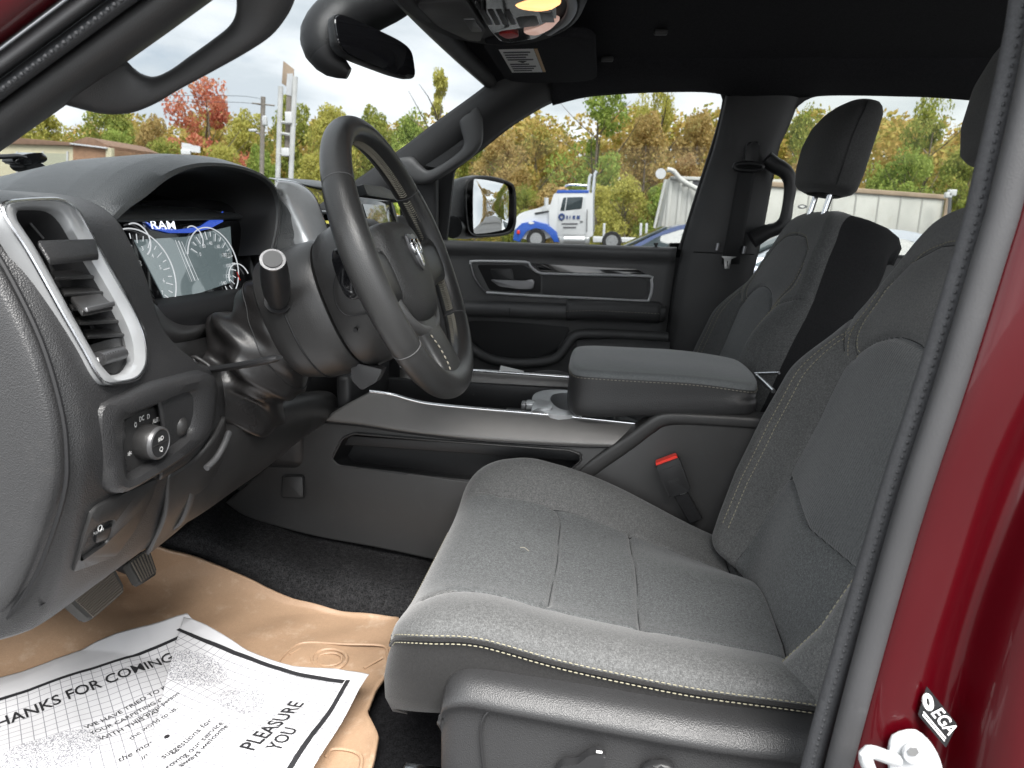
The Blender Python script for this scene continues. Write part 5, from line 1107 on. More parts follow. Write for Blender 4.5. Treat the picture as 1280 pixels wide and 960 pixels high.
# ================================================================== PAPER FLOOR COVERS
def paper_mat(name, o, ex, ey, pitch, feet):
    """white paper, thin grey grid, halftone footprints; everything in the sheet's own directions"""
    m = bpy.data.materials.new(name); m.use_nodes = True; t = m.node_tree; b = t.nodes['Principled BSDF']; lk = t.links.new; b.inputs['Roughness'].default_value = .75; b.inputs['Specular IOR Level'].default_value = .25
    g = t.nodes.new('ShaderNodeNewGeometry'); sub = t.nodes.new('ShaderNodeVectorMath'); sub.operation = 'SUBTRACT'; lk(g.outputs['Position'], sub.inputs[0]); sub.inputs[1].default_value = o
    def M(op, a, b_=None, c_=None):
        n = t.nodes.new('ShaderNodeMath'); n.operation = op
        for i, v in enumerate((a, b_, c_)):
            if v is None: continue
            if isinstance(v, (int, float)): n.inputs[i].default_value = v
            else: lk(v, n.inputs[i])
        return n.outputs[0]
    def D(e):
        n = t.nodes.new('ShaderNodeVectorMath'); n.operation = 'DOT_PRODUCT'; lk(sub.outputs[0], n.inputs[0]); n.inputs[1].default_value = e; return n.outputs['Value']
    u, v = D(ex), D(ey)
    def line(q): return M('LESS_THAN', M('ABSOLUTE', M('SUBTRACT', M('FRACT', M('DIVIDE', q, pitch)), .5)), .040)
    grid = M('MULTIPLY', M('MAXIMUM', line(u), line(v)), M('MULTIPLY', M('GREATER_THAN', v, .030), .75))
    wn = t.nodes.new('ShaderNodeTexWhiteNoise'); sn = t.nodes.new('ShaderNodeVectorMath'); sn.operation = 'SNAP'; lk(g.outputs['Position'], sn.inputs[0]); sn.inputs[1].default_value = (.0011, .0011, 1); lk(sn.outputs[0], wn.inputs['Vector'])
    dark = grid; halo = None
    for fu, fv, ru, rv in feet:
        e = M('LESS_THAN', M('ADD', M('POWER', M('DIVIDE', M('SUBTRACT', u, fu), ru), 2), M('POWER', M('DIVIDE', M('SUBTRACT', v, fv), rv), 2)), 1)
        dark = M('MULTIPLY', dark, M('SUBTRACT', 1, e)); dark = M('MAXIMUM', dark, M('MULTIPLY', e, M('MULTIPLY', M('LESS_THAN', wn.outputs['Value'], .42), .75)))
    mi = t.nodes.new('ShaderNodeMix'); mi.data_type = 'RGBA'; lk(dark, mi.inputs['Factor']); mi.inputs['A'].default_value = (.50, .50, .515, 1); mi.inputs['B'].default_value = (.10, .10, .12, 1)
    lk(mi.outputs['Result'], b.inputs['Base Color']); MAT[name] = m
PZ1, PZ2 = .750, .764
def tri(x): return abs((x % 1.)-.5)*2
def crease(p, k=0): return .0050*tri(p.x*2.3+p.y*3.4+.2+k)+.0036*tri(p.x*5.1-p.y*3.7+k)+.0022*tri(p.x*8.3+p.y*9.1+.4+k)
def plift(y): return .30*max(0, y-.35)
def p1(x, y):
    z = PZ1
    for _ in range(10): p = at(x, y, Z=z); z = .5*z+.5*(PZ1+plift(p.y))
    p = at(x, y, Z=z); return V((p.x, p.y, PZ1))
p2 = lambda x, y: at(x, y, Z=PZ2)
def wave1(p): return p+V((0, 0, plift(p.y)+crease(p)+.0035*math.sin(p.x*21+p.y*9+1)+.002*math.sin(p.y*37-p.x*14)))
def wave2(p):
    d = max(0, p.x-at(330, 830, Z=PZ2).x)
    return p+V((0, 0, .005*math.sin(p.x*24-p.y*12)+1.25*crease(p, .37)+.0025*math.sin(p.y*41+p.x*17)+.006+.016*math.exp(-max(0, (p.x-p2(228, 800).x)*.97+(p.y-p2(228, 800).y)*-.25)/.05)))
e1 = (p1(234, 791)-p1(0, 876)).normalized(); e1v = V((e1.y, -e1.x, 0)); e1v = e1v if e1v.y < 0 else -e1v
o1 = p1(0, 876)-e1v*.028
def loc1(x, y): q = p1(x, y)-o1; return q.dot(e1), q.dot(e1v)
paper_mat('paper_left', o1, e1, e1v, .0125, [(*loc1(78, 945), .042, .034), (*loc1(40, 955), .035, .03)])
def fill_sheet(name, edge_top, edge_bot, z, wave, m, parent, n=120, mm=120):
    pf = (lambda x, y: at(x, y, Z=z)) if wave is wave2 else (lambda x, y: p1(x, y)+V((0, 0, z-PZ1)))
    A, B = poly([pf(x, y) for x, y in edge_top], n), poly([pf(x, y) for x, y in edge_bot], n)
    vv = [wave(a.lerp(b, t)) for a, b in zip(A, B) for t in np.linspace(0, 1, mm)]
    o = mesh(name, vv, gridfaces(n, mm), m, parent); solid(o, .0004, 0); return o
pt1 = thing('paper_floor_cover', 'white printed paper floor cover reading THANKS FOR COMING, flat on tan mat', 'paper', p1(120, 900), 'paper floor covers')
fill_sheet('sheet', [(-70, 876), (0, 850), (120, 808), (200, 781), (234, 768), (263, 795)], [(-70, 1120), (0, 1090), (120, 1060), (200, 1040), (250, 1010), (300, 980)], PZ1, wave1, 'paper_left', pt1)
fill_sheet('folded_corner', [(238, 786), (250, 786), (264, 786)], [(225, 815), (240, 812), (255, 806)], PZ1+.003, wave1, 'paper_lilac', pt1, 8, 8)
LT = V((0, 0, .0011))
def band(name, a, b, wd, wave, m, parent, n=40):
    P = [a.lerp(b, t) for t in np.linspace(0, 1, n)]; d = (b-a).normalized(); s = V((d.y, -d.x, 0)); s = s if s.y < 0 else -s
    return strip(name, [wave(p)+LT for p in P], [wave(p+s*wd)+LT for p in P], m, parent)
band('border_rule', p1(-70, 901), p1(233, 791.5), .0060, wave1, 'ink', pt1)
_up = -e1v
def t1(s, a, b, bold=True, name='print_lettering', h=None): return text_on(name, s, p1(*a), p1(*b), _up, 'ink', pt1, 1, bold, LT, lambda p: wave1(p), height=h)
def seglen(a, b): return (p1(*a)-p1(*b)).length
text_on('print_lettering', 'THANKS FOR COMING IN', p1(-20, 921), p1(243, 815), _up, 'ink', pt1, 1.45, True, LT, wave1)
t1('WE HAVE TRIED TO KEEP', (108, 918), (224, 857), False); t1('YOUR CARPETING CLEAN', (114, 925), (226, 867), False); t1('WITH THIS PAPER', (126, 931), (214, 884), False)
text_on('print_lettering', 'the most important', p1(150, 955), p1(250, 900), _up, 'ink', pt1, 1, False, LT, wave1, .25)
text_on('print_lettering', 'in the world', p1(178, 952), p1(235, 920), _up, 'ink', pt1, 1, False, LT, wave1, .25)
pt2 = thing('folded_paper_cover', 'crumpled white paper floor cover with PLEASURE YOU lettering lying on top', 'paper', p2(320, 900), 'paper floor covers')
e2 = (p2(430, 869)-p2(228, 803)).normalized(); e2v = V((e2.y, -e2.x, 0)); e2v = e2v if e2v.y < 0 else -e2v; o2 = p2(228, 803)-e2v*.026
def loc2(x, y): q = p2(x, y)-o2; return q.dot(e2), q.dot(e2v)
paper_mat('paper_right', o2, e2, e2v, .0125, [(*loc2(243, 848), .050, .034), (*loc2(303, 881), .034, .026)])
fill_sheet('sheet', [(231, 787), (252, 795), (310, 824), (366, 841), (420, 851), (462, 860)], [(170, 1010), (200, 1020), (260, 1040), (300, 1040), (350, 1040), (345, 1045)], PZ2, wave2, 'paper_right', pt2)
band('border_rule', p2(226, 803), p2(432, 868), .0065, wave2, 'ink', pt2); band('border_rule', p2(433, 868), p2(352, 985), .0065, wave2, 'ink', pt2)
def t2(s, a, b, bold=False, up=None, italic=0): return text_on('print_lettering', s, p2(*a), p2(*b), up or e2v*-1, 'ink', pt2, 1.3 if bold else 1.1, bold, LT, wave2, italic)
_u2 = (p2(355, 905)-p2(365, 925)); _b = p2(380, 888)-p2(321, 956); _u2 = V((-_b.y, _b.x, 0)); 
t2('PLEASURE', (318, 957), (381, 889), True, _u2); t2('YOU', (349, 957), (373, 927), True, _u2)
t2('suggestions for', (206, 958), (267, 912), False, _u2); t2('improving our service', (196, 985), (281, 916), False, _u2); t2('are always welcome', (212, 984), (287, 920), False, _u2)
t2('important person', (170, 918), (226, 882), False, _u2); t2('the world to us.', (166, 938), (224, 898), False, _u2)
tube('paper_blot', [wave2(p2(209.5, 929.5))+LT*.5, wave2(p2(209.5, 929.5))+LT], .0032, 'ink', pt2, 14)
# small printed sheet on the far floor beyond the console
fp = thing('loose_paper', 'small white paper lying on the far floor beyond the console rail', 'paper', at(640, 465, 1.3))
prism('sheet', [at(626, 457, 1.25), at(655, 464, 1.25), at(650, 480, 1.2), at(620, 478, 1.2)], (0, .001, .0005), 'white_print', fp, 0)

# ================================================================== DOOR FRAME DETAILS
strk = thing('door_striker', 'white coated door striker loop bolted to the red door frame', 'striker', at(1135, 945, .02))
base = prism('base_plate', crv([at(*q, .012) for q in ((1110, 925), (1136, 911), (1150, 914), (1168, 935), (1176, 965), (1168, 1000), (1120, 1000))], 30, True), (0, -.004, 0), 'white_plastic', strk, .0015)
def circ(px, py, Y, r, n=20): c = at(px, py, Y); return [c+V((r*math.cos(a), 0, r*math.sin(a))) for a in np.linspace(0, 2*math.pi, n+1)[:-1]]
prism('bolt_head', circ(1141, 939, .006, .0085), (0, -.005, 0), 'white_plastic', strk, .001)
prism('bolt_socket', circ(1141, 939, .0005, .0042, 6), (0, -.001, 0), 'steel', strk, 0)
tube('loop', crv([at(1120, 950, .005), at(1108, 946, -.012), at(1090, 940, -.022), at(1082, 944, -.024), at(1086, 960, -.022), at(1100, 985, -.012)], 26), .0050, 'white_plastic', strk, 12)
stc = thing('inspection_sticker', 'small black sticker with white EGA lettering on the red door frame', 'sticker', at(1170, 895, .015))
SA, SB, SD, SC = at(1158, 857, .0155), at(1196, 905, .0145), at(1182, 934, .0145), at(1147, 893, .0155)
sN = (SB-SA).cross(SC-SA).normalized(); sN = sN if sN.y < 0 else -sN
prism('label', rnd([SA, SB, SD, SC], .06), sN*.0006, 'gloss_black', stc, 0)
def sp_(u, v): return SA.lerp(SB, u).lerp(SC.lerp(SD, u), v)+sN*.0012
su = (SA-SC)
text_on('lettering', 'EGA', sp_(.30, .56), sp_(.92, .58), su, 'white_print', stc, bold=True, height=.0095)
tube('seal_emblem', [sp_(.14, .36)+(SB-SA).normalized()*(.0045*math.cos(a))+su.normalized()*(.0045*math.sin(a)) for a in np.linspace(0, 6.28, 20)], .0016, 'white_print', stc, 5)
for v in (.72, .82): prism('small_print', [sp_(.10, v), sp_(.88, v), sp_(.88, v+.05), sp_(.10, v+.05)], sN*.0003, 'white_print', stc, 0)

# ================================================================== OUTSIDE
gm = tag(mesh('ground', [(-400, -400, 0), (400, -400, 0), (400, 400, 0), (-400, 400, 0)], [(0, 1, 2, 3)], 'asphalt', None, False), kind='structure')
tag(mesh('grass_verge', [(-200, 41, .02), (200, 41, .02), (200, 200, .02), (-200, 200, .02)], [(0, 1, 2, 3)], 'grass', None, False), kind='structure')
# ---- foliage
def leaf_cloud(name, blobs, n, size, seed, mat_=None):
    """leaf-sized quads scattered in clumps; blobs = list of (centre, radius)"""
    g = np.random.default_rng(seed); nb_ = len(blobs); C_ = np.array([b[0] for b in blobs]); r_ = np.array([b[1] for b in blobs])
    k = g.integers(0, nb_, n); d = g.normal(size=(n, 3)); d /= np.linalg.norm(d, axis=1)[:, None]
    P = C_[k]+d*(r_[k]*g.uniform(.25, 1.0, n)**.45)[:, None]*np.array([1, 1, .8])
    u_ = g.normal(size=(n, 3)); u_ /= np.linalg.norm(u_, axis=1)[:, None]; t_ = g.normal(size=(n, 3)); v_ = np.cross(u_, t_); v_ /= np.linalg.norm(v_, axis=1)[:, None]
    s = size*g.uniform(.55, 1.35, n)[:, None]; q = np.stack([P-u_*s, P+v_*s*.6, P+u_*s, P-v_*s*.6], 1).reshape(-1, 3)
    me = bpy.data.meshes.new(name); me.from_pydata(q.tolist(), [], np.arange(4*n).reshape(n, 4).tolist())
    if mat_: me.materials.append(MAT[mat_])
    return me
def crown_blobs(seed, h, w_, style):
    g = np.random.default_rng(seed); B = []
    for _ in range(34 if style != 'open' else 26):
        z = g.uniform(.22, 1.0) if style != 'tall' else g.uniform(.12, 1.0); pr_ = {'round': math.sin(math.pi*min(1, z*.92+.06))**.6, 'open': math.sin(math.pi*min(1, z*.9+.05))**.5, 'tall': (1-z)**.6*1.0+.08}[style]
        a = g.uniform(0, 6.28); rr = w_*pr_*g.uniform(.25, 1.0); B.append(((rr*math.cos(a), rr*math.sin(a), h*z), w_*g.uniform(.20, .42)*(.75 if style != 'round' else 1)))
    return B
def leaf_mat(name, cols):
    m = bpy.data.materials.new(name); m.use_nodes = True; t = m.node_tree; b = t.nodes['Principled BSDF']; lk = t.links.new
    g = t.nodes.new('ShaderNodeNewGeometry'); r = t.nodes.new('ShaderNodeValToRGB'); oi = t.nodes.new('ShaderNodeObjectInfo')
    n = t.nodes.new('ShaderNodeTexNoise'); n.inputs['Scale'].default_value = .55; n.inputs['Detail'].default_value = 3; lk(g.outputs['Position'], n.inputs['Vector'])
    a = t.nodes.new('ShaderNodeMath'); a.operation = 'MULTIPLY_ADD'; lk(g.outputs['Random Per Island'], a.inputs[0]); a.inputs[1].default_value = .55
    a2 = t.nodes.new('ShaderNodeMath'); a2.operation = 'MULTIPLY_ADD'; lk(n.outputs['Fac'], a2.inputs[0]); a2.inputs[1].default_value = 1.3; a2.inputs[2].default_value = -.42; lk(a2.outputs[0], a.inputs[2])
    lk(a.outputs[0], r.inputs[0]); cr = r.color_ramp
    while len(cr.elements) < len(cols): cr.elements.new(.5)
    for i, c in enumerate(cols): cr.elements[i].position = i/(len(cols)-1); cr.elements[i].color = (*c, 1)
    lk(r.outputs[0], b.inputs['Base Color']); b.inputs['Roughness'].default_value = .7; b.inputs['Specular IOR Level'].default_value = .2
    tr = t.nodes.new('ShaderNodeBsdfTranslucent'); lk(r.outputs[0], tr.inputs[0]); ms = t.nodes.new('ShaderNodeMixShader'); ms.inputs[0].default_value = .35
    lk(b.outputs[0], ms.inputs[1]); lk(tr.outputs[0], ms.inputs[2]); lk(ms.outputs[0], t.nodes['Material Output'].inputs[0]); MAT[name] = m
leaf_mat('leaf_olive', [(0.155, 0.211, 0.056), (0.282, 0.338, 0.077), (0.422, 0.422, 0.106), (0.282, 0.323, 0.085)])
leaf_mat('leaf_yellow', [(.32, .34, .08), (.50, .48, .12), (.58, .53, .15), (.40, .43, .11)])
leaf_mat('leaf_orange', [(.28, .22, .09), (.48, .35, .14), (.55, .41, .17), (.42, .37, .14)])
leaf_mat('leaf_rust', [(0.282, 0.183, 0.085), (0.479, 0.31, 0.141), (0.507, 0.381, 0.183), (0.338, 0.282, 0.112)])
leaf_mat('leaf_red', [(0.451, 0.112, 0.08), (0.66, 0.21, 0.134), (0.66, 0.32, 0.189), (0.582, 0.276, 0.145)])
leaf_mat('leaf_green', [(0.155, 0.226, 0.056), (0.282, 0.381, 0.085), (0.394, 0.464, 0.112), (0.253, 0.323, 0.085)])
leaf_mat('leaf_mix', [(0.183, 0.211, 0.064), (0.366, 0.366, 0.091), (0.535, 0.422, 0.127), (0.592, 0.408, 0.141), (0.338, 0.366, 0.099)])
CROWN = {}
for st, (h, w_) in {'round': (1, .42), 'open': (1, .46), 'tall': (1, .24)}.items():
    for k in range(3): CROWN[st, k] = leaf_cloud('crown_leaves', crown_blobs(50+k*7+len(st), h, w_, st), {'round': 9000, 'open': 5200, 'tall': 4500}[st], .017 if st != 'open' else .0145, 90+k)
TR = {}
def trunk_mesh(k):
    g = np.random.default_rng(300+k); vv, ff = [], []
    def br(p, q, r0, r1, n=6, m=5):
        pts = crv([p, (p+q)/2+V(g.normal(size=3)*.03*(q-p).length), q], m); b0 = len(vv)
        for i, c in enumerate(pts):
            r_ = r0+(r1-r0)*i/(m-1)
            for a in range(n): vv.append(c+V((r_*math.cos(6.283*a/n), r_*math.sin(6.283*a/n), 0)))
        ff.extend(gridfaces(m, n, False, True, b0))
    br(V((0, 0, -.01)), V((g.normal()*.03, g.normal()*.03, .85)), .022, .004)
    for _ in range(12):
        z = g.uniform(.25, .75); a = g.uniform(0, 6.28); l_ = g.uniform(.18, .36); br(V((0, 0, z)), V((l_*math.cos(a), l_*math.sin(a), z+l_*g.uniform(.5, 1.1))), .008, .0015, 5, 4)
    me = bpy.data.meshes.new('trunk'); me.from_pydata([tuple(v) for v in vv], [], ff); me.materials.append(MAT['bark']); me.shade_smooth(); return me
TR = [trunk_mesh(k) for k in range(3)]
def tree(label, px, top, Y, wpx, leaf, style='round', z0=0., group='autumn trees beyond the lot', name='tree'):
    b = at(px, 300, Y); tp = at(px, top, Y); H_ = tp.z-z0; wd = wpx/2/FPX*(Y+.5)*1.02/{'round': .50, 'open': .56, 'tall': .30}[style]
    k = random.randrange(3); r = thing(name, label, 'tree' if name == 'tree' else 'shrub', (b.x, Y, z0), group); rz = random.uniform(0, 6.28)
    for nm, me, m in (('crown', CROWN[style, k], leaf), ('trunk', TR[k], None)):
        o = bpy.data.objects.new(nm, me); col.objects.link(o); o.parent = r; o.scale = (wd, wd, H_) if nm == 'crown' else (H_*.9, H_*.9, H_*.95); o.rotation_euler.z = rz
        if m:
            if not me.materials: me.materials.append(MAT[m])
            o.material_slots[0].link = 'OBJECT'; o.material_slots[0].material = MAT[m]
    return r
T_ = [  # label, px, top, distance, width in px, leaves, style
 ('yellow green tree above the flat roofed building at far left', 55, 128, 64, 110, 'leaf_yellow', 'round'),
 ('olive tree filling the gap left of the red tree', 150, 140, 66, 105, 'leaf_olive', 'round'),
 ('small orange tree just left of the red tree', 205, 152, 58, 70, 'leaf_orange', 'round'),
 ('bright red maple seen through the windshield over the gauge hood', 266, 102, 52, 150, 'leaf_red', 'open'),
 ('rusty tree right of the red maple, behind the utility pole', 318, 146, 60, 80, 'leaf_yellow', 'round'),
 ('olive tree behind the steel sign posts', 372, 132, 62, 90, 'leaf_olive', 'round'),
 ('yellow tree left of the steering wheel rim', 420, 140, 60, 85, 'leaf_yellow', 'round'),
 ('olive tree seen through the top of the steering wheel', 470, 143, 62, 85, 'leaf_olive', 'round'),
 ('tall thin yellow green tree below the sun visor', 548, 92, 50, 62, 'leaf_yellow', 'tall'),
 ('green yellow tree at the foot of the far windshield pillar', 520, 150, 60, 85, 'leaf_green', 'round'),
 ('low olive tree left of the far mirror', 590, 158, 58, 90, 'leaf_olive', 'round'),
 ('orange tree directly above the side mirror', 628, 172, 54, 90, 'leaf_orange', 'round'),
 ('olive tree between the mirror and the white truck cab', 665, 160, 58, 80, 'leaf_mix', 'round'),
 ('tall green yellow tree in the middle of the passenger window', 742, 96, 52, 135, 'leaf_green', 'open'),
 ('rust coloured tree right of the tall green yellow tree', 800, 150, 56, 95, 'leaf_orange', 'round'),
 ('tall yellow leafed tree at the upper right of the passenger window', 812, 104, 60, 90, 'leaf_yellow', 'open'),
 ('orange brown tree beside the far door pillar', 862, 148, 58, 90, 'leaf_orange', 'round'),
 ('dark rusty tree behind the far door pillar', 905, 146, 62, 80, 'leaf_rust', 'round'),
 ('olive tree left of the passenger headrest', 992, 146, 58, 75, 'leaf_olive', 'round'),
 ('orange tree half hidden by the passenger headrest', 1040, 158, 60, 80, 'leaf_orange', 'round'),
 ('open crowned tree between the two headrests', 1142, 126, 50, 100, 'leaf_olive', 'open'),
 ('round green tree below the open crowned tree', 1122, 192, 44, 85, 'leaf_green', 'round'),
 ('olive tree against the driver headrest', 1192, 192, 48, 80, 'leaf_olive', 'round'),
 ('dark olive tree at the edge of the driver headrest', 1235, 185, 52, 90, 'leaf_mix', 'round'),
]
for t in T_: tree(*t)
for lab, px, top, Y, wp_, lf in (
 ('yellow shrub right of the white truck cab', 775, 226, 44, 80, 'leaf_yellow'), ('yellow green shrub left of the dump trailer', 822, 236, 44, 70, 'leaf_green'),
 ('golden shrub behind the exhaust stacks', 748, 236, 47, 60, 'leaf_yellow'), ('orange shrub behind the truck hood', 690, 236, 48, 80, 'leaf_orange'),
 ('olive shrub between the mirror and the truck hood', 655, 238, 48, 70, 'leaf_olive'), ('rust shrub above the dump trailer', 850, 200, 50, 80, 'leaf_rust'),
 ('yellow shrub beside the mirror stalk', 590, 236, 48, 80, 'leaf_mix'), ('olive shrub inside the lower steering wheel', 535, 232, 48, 80, 'leaf_olive'),
 ('yellow shrub beside the sign posts', 400, 196, 48, 80, 'leaf_yellow'), ('green shrub at the foot of the utility pole', 330, 190, 48, 70, 'leaf_green'), ('yellow shrub under the red maple', 285, 186, 46, 70, 'leaf_yellow'),
 ('green shrub left under the red maple', 215, 180, 48, 80, 'leaf_olive'), ('olive shrub right of the flat roofed building', 160, 170, 48, 80, 'leaf_green'), ('brown shrub left of the box trailer door', 1000, 205, 46, 80, 'leaf_rust'), ('yellow green shrub behind the box trailer', 1085, 214, 46, 70, 'leaf_green')):
    tree(lab, px, top, Y, wp_, lf, 'round', -1.0, 'shrubs along the lot edge', 'shrub')
# the far wood behind reads as one mass
g = np.random.default_rng(5); fb_ = []
for k in range(560):
    px = g.uniform(-140, 1420); Y = g.uniform(70, 95); base = at(px, 290, Y); tp = at(px, g.uniform(154, 184)+14*math.sin(px*.021)*math.sin(px*.0083+1), Y); fb_.append(((base.x, Y, g.uniform(.5, tp.z)), g.uniform(2.0, 3.6)))
fw = bpy.data.objects.new('far_wood', leaf_cloud('far_wood', fb_, 190000, .30, 77, 'leaf_mix')); col.objects.link(fw); tag(fw, 'autumn wood rising behind the nearer trees', 'wood', kind='stuff')
# woodland behind the driver's side, seen only in the mirror and in gloss
for k, (x, y, h, lf) in enumerate(((34, 9, 7, 'leaf_olive'), (36, 14, 8, 'leaf_yellow'), (33, 5, 6.5, 'leaf_orange'), (38, 20, 8, 'leaf_mix'), (44, 11, 9, 'leaf_mix'))):
    r = thing('tree', ['slim olive tree reflected in the side mirror', 'yellow tree reflected in the side mirror', 'orange tree reflected low in the side mirror', 'mixed tree reflected at the far edge of the side mirror', 'tall tree reflected behind the parked cars'][k], 'tree', (x, y, 0), 'trees behind the truck')
    for nm, me, m in (('crown', CROWN['round', k % 3], lf), ('trunk', TR[k % 3], None)):
        o = bpy.data.objects.new(nm, me); col.objects.link(o); o.parent = r; o.scale = (h*.8, h*.8, h) if nm == 'crown' else (h*.9,)*3
        if m:
            if not me.materials: me.materials.append(MAT[m])
            o.material_slots[0].link = 'OBJECT'; o.material_slots[0].material = MAT[m]

# ---- tow truck
TY = 38.
tw = thing('tow_truck', 'white tractor truck with blue fender, twin exhaust stacks and flat deck', 'truck', (at(700, 300, TY).x, TY, 0))
tp = lambda x, y, k=0: at(x, y, TY+k)
cabp = prism('cab', rnd([tp(*q) for q in ((687, 297), (686, 262), (692, 243), (700, 238), (735, 238), (741, 244), (741, 297))], .08), (0, 2.1, 0), 'truck_white', tw, .05)
prism('hood', crv([tp(*q, .15) for q in ((644, 290), (645, 273), (652, 266), (670, 261), (690, 258), (690, 296), (650, 298))], 40, True), (0, 1.8, 0), 'truck_white', tw, .06)
prism('roof_band', [tp(*q, -.02) for q in ((697, 237.5), (736, 237.5), (736, 241.5), (695, 241.5))], (0, 2.1, 0), 'truck_blue', tw, .02)
prism('door_window', rnd([tp(*q, -.03) for q in ((700, 264), (704, 247), (729, 246), (727, 261))], .12), (0, .05, 0), 'car_glass', cabp, .01)
prism('door', rnd([tp(*q, -.02) for q in ((695, 294), (698, 246), (732, 244), (731, 294))], .05), (0, .03, 0), 'truck_white2', cabp, .01)
fen = [tp(*q, -.06) for q in ((641, 300), (643, 288), (652, 279), (668, 276), (684, 280), (696, 290), (699, 303), (692, 303), (688, 293), (680, 286), (669, 284), (658, 288), (652, 297), (650, 303))]
prism('front_fender', fen, (0, .5, 0), 'truck_blue', tw, .04)
def wheel(root, c, r, wd, nm='wheel'):
    c = V(c); ring_ = lambda rr, y: [c+V((rr*math.cos(a), y, rr*math.sin(a))) for a in np.linspace(0, 6.2832, 29)[:-1]]
    t = loft(nm, [ring_(r*.6, .02), ring_(r*.92, 0), ring_(r, .05), ring_(r, wd-.05), ring_(r*.92, wd), ring_(r*.6, wd-.02)], 'tyre', root)
    loft('rim', [ring_(r*.62, .01), ring_(r*.55, .03), ring_(r*.30, .06), ring_(r*.25, .0), ring_(r*.05, 0)], 'steel', t)
c_ = tp(670, 297.5, -.02); wheel(tw, (c_.x, TY-.05, .52), .52, .32); c_ = tp(765, 297.5); wheel(tw, (c_.x, TY-.05, .52), .52, .32)
for x0, x1 in (((743.5, 218), (741, 290)), ((737, 222), (735, 290))):
    tube('exhaust_stack', crv([tp(x0[0]+3, x0[1]-4, .3), tp(x0[0], x0[1]+3, .3), tp(x1[0], 250, .3), tp(*x1, .3)], 20), .11, 'chrome', tw, 10)
prism('exhaust_guard', [tp(*q, .2) for q in ((735, 252), (742, 252), (740, 292), (733, 292))], (0, .4, 0), 'steel', tw, .02)
prism('deck', [tp(*q) for q in ((741, 296), (800, 298), (800, 303), (741, 303))], (0, 2.3, 0), 'truck_white2', tw, .03)
prism('side_step', [tp(*q, -.05) for q in ((699, 297), (737, 297), (737, 305), (699, 305))], (0, .5, 0), 'steel', tw, .02)
for x in (754, 800, 807): prism('deck_post', [tp(*q) for q in ((x, 279), (x+3, 279), (x+2, 299), (x-1, 299))], (0, .2, 0), 'truck_white2', tw, .02)
tube('mirror', [tp(683, 258, -.3), tp(683, 247, -.3)], .12, 'truck_white2', tw, 8)
tube('fuel_tank', [tp(705, 300, -.1), tp(731, 300.5, -.1)], .30, 'steel', tw, 14); tube('grab_rail', [tp(734, 262, -.1), tp(733.5, 290, -.1)], .03, 'chrome', tw, 6); rbox('door_handle', tp(727, 277, -.06), (.16, .04, .05), 'hard_dark', cabp, .01); prism('vent_window_bar', [tp(*q, -.04) for q in ((708, 247), (709, 247), (706.5, 264), (705.5, 264))], (0, .02, 0), 'truck_white2', cabp, 0)
prism('hood_vent', [tp(*q, .1) for q in ((668, 266), (688, 263), (688, 264.5), (670, 268))], (0, .1, 0), 'hard_dark', tw, 0)
rbox('marker_lamp', tp(648, 290, -.1), (.16, .1, .2), 'red', tw, .03); prism('badge', crv([tp(*q, -.085) for q in ((660, 278.5), (664, 276.8), (668, 278.5), (664, 280.2))], 16, True), (0, .02, 0), 'white_print', tw, 0)
tube('roof_lamp', [tp(700, 236.5, .3), tp(706, 236, .3)], .09, 'stripe', tw, 8); tube('roof_rail', crv([tp(706, 233, .5), tp(712, 231, .5), tp(735, 232, .5)], 10), .06, 'steel', tw, 6)
tube('door_emblem', [tp(702+3*math.cos(a), 271+3.2*math.sin(a), -.05) for a in np.linspace(.6, 6.9, 20)], .06, 'truck_navy', cabp, 5)
for x, w1 in ((708, 3), (712, 2), (716, 4), (721, 5)): prism('door_lettering', [tp(*q, -.05) for q in ((x, 269.5), (x+w1-1, 269.5), (x+w1-1.2, 274), (x-.2, 274))], (0, .02, 0), 'truck_navy', cabp, 0)
for y, x0, x1 in ((279, 702, 722), (283.5, 704, 720)): prism('door_lettering', [tp(*q, -.05) for q in ((x0, y), (x1, y), (x1, y+1.6), (x0, y+1.6))], (0, .02, 0), 'ink_soft', cabp, 0)

# ---- dump trailer and box trailer
DYt = 30.; dp = lambda x, y, k=0: at(x, y, DYt+k)
dtr = thing('dump_trailer', 'pale grey ribbed dump trailer with tarp arm, left of the far door pillar', 'trailer', (dp(860, 300).x, DYt, 0))
prism('body', [dp(*q) for q in ((838, 221), (1000, 226), (1000, 290), (826, 286))], (0, 2.4, 0), 'trailer_white', dtr, .04)
for x in (833, 846, 858, 870, 882, 894): prism('rib', [dp(*q, -.08) for q in ((x+4, 226), (x+8, 226), (x+2, 287), (x-2, 287))], (0, .10, 0), 'trailer_white', dtr, .02)
prism('top_rail', [dp(*q, -.12) for q in ((838, 220), (1000, 225), (1000, 230), (838, 224))], (0, .2, 0), 'trailer_white', dtr, .02)
prism('bottom_rail', [dp(*q, -.15) for q in ((820, 285), (1000, 289), (1000, 294), (818, 290))], (0, .3, 0), 'trailer_rust', dtr, .02)
tube('tarp_arm', crv([dp(834, 212, -.3), dp(842, 214, -.3), dp(852, 225, -.3), dp(875, 238, -.3), (dp(896, 246, -.3))], 16), .10, 'trailer_white', dtr, 8)
tube('tarp_roller', [dp(826, 217, -.3), dp(826, 217, .1)], .21, 'truck_white', dtr, 16); tube('support_arm', [dp(832, 224, -.2), dp(818, 285, -.2)], .06, 'trailer_white', dtr, 8)
prism('vent_panel', [dp(*q, -.05) for q in ((852, 225), (880, 226), (880, 232), (852, 231))], (0, .06, 0), 'ink_soft', dtr, 0)
for x in (845, 868): c_ = dp(x, 300); wheel(dtr, (c_.x, DYt-.05, .5), .5, .3)
BY = 27.; bq = lambda x, y, k=0: at(x, y, BY+k)
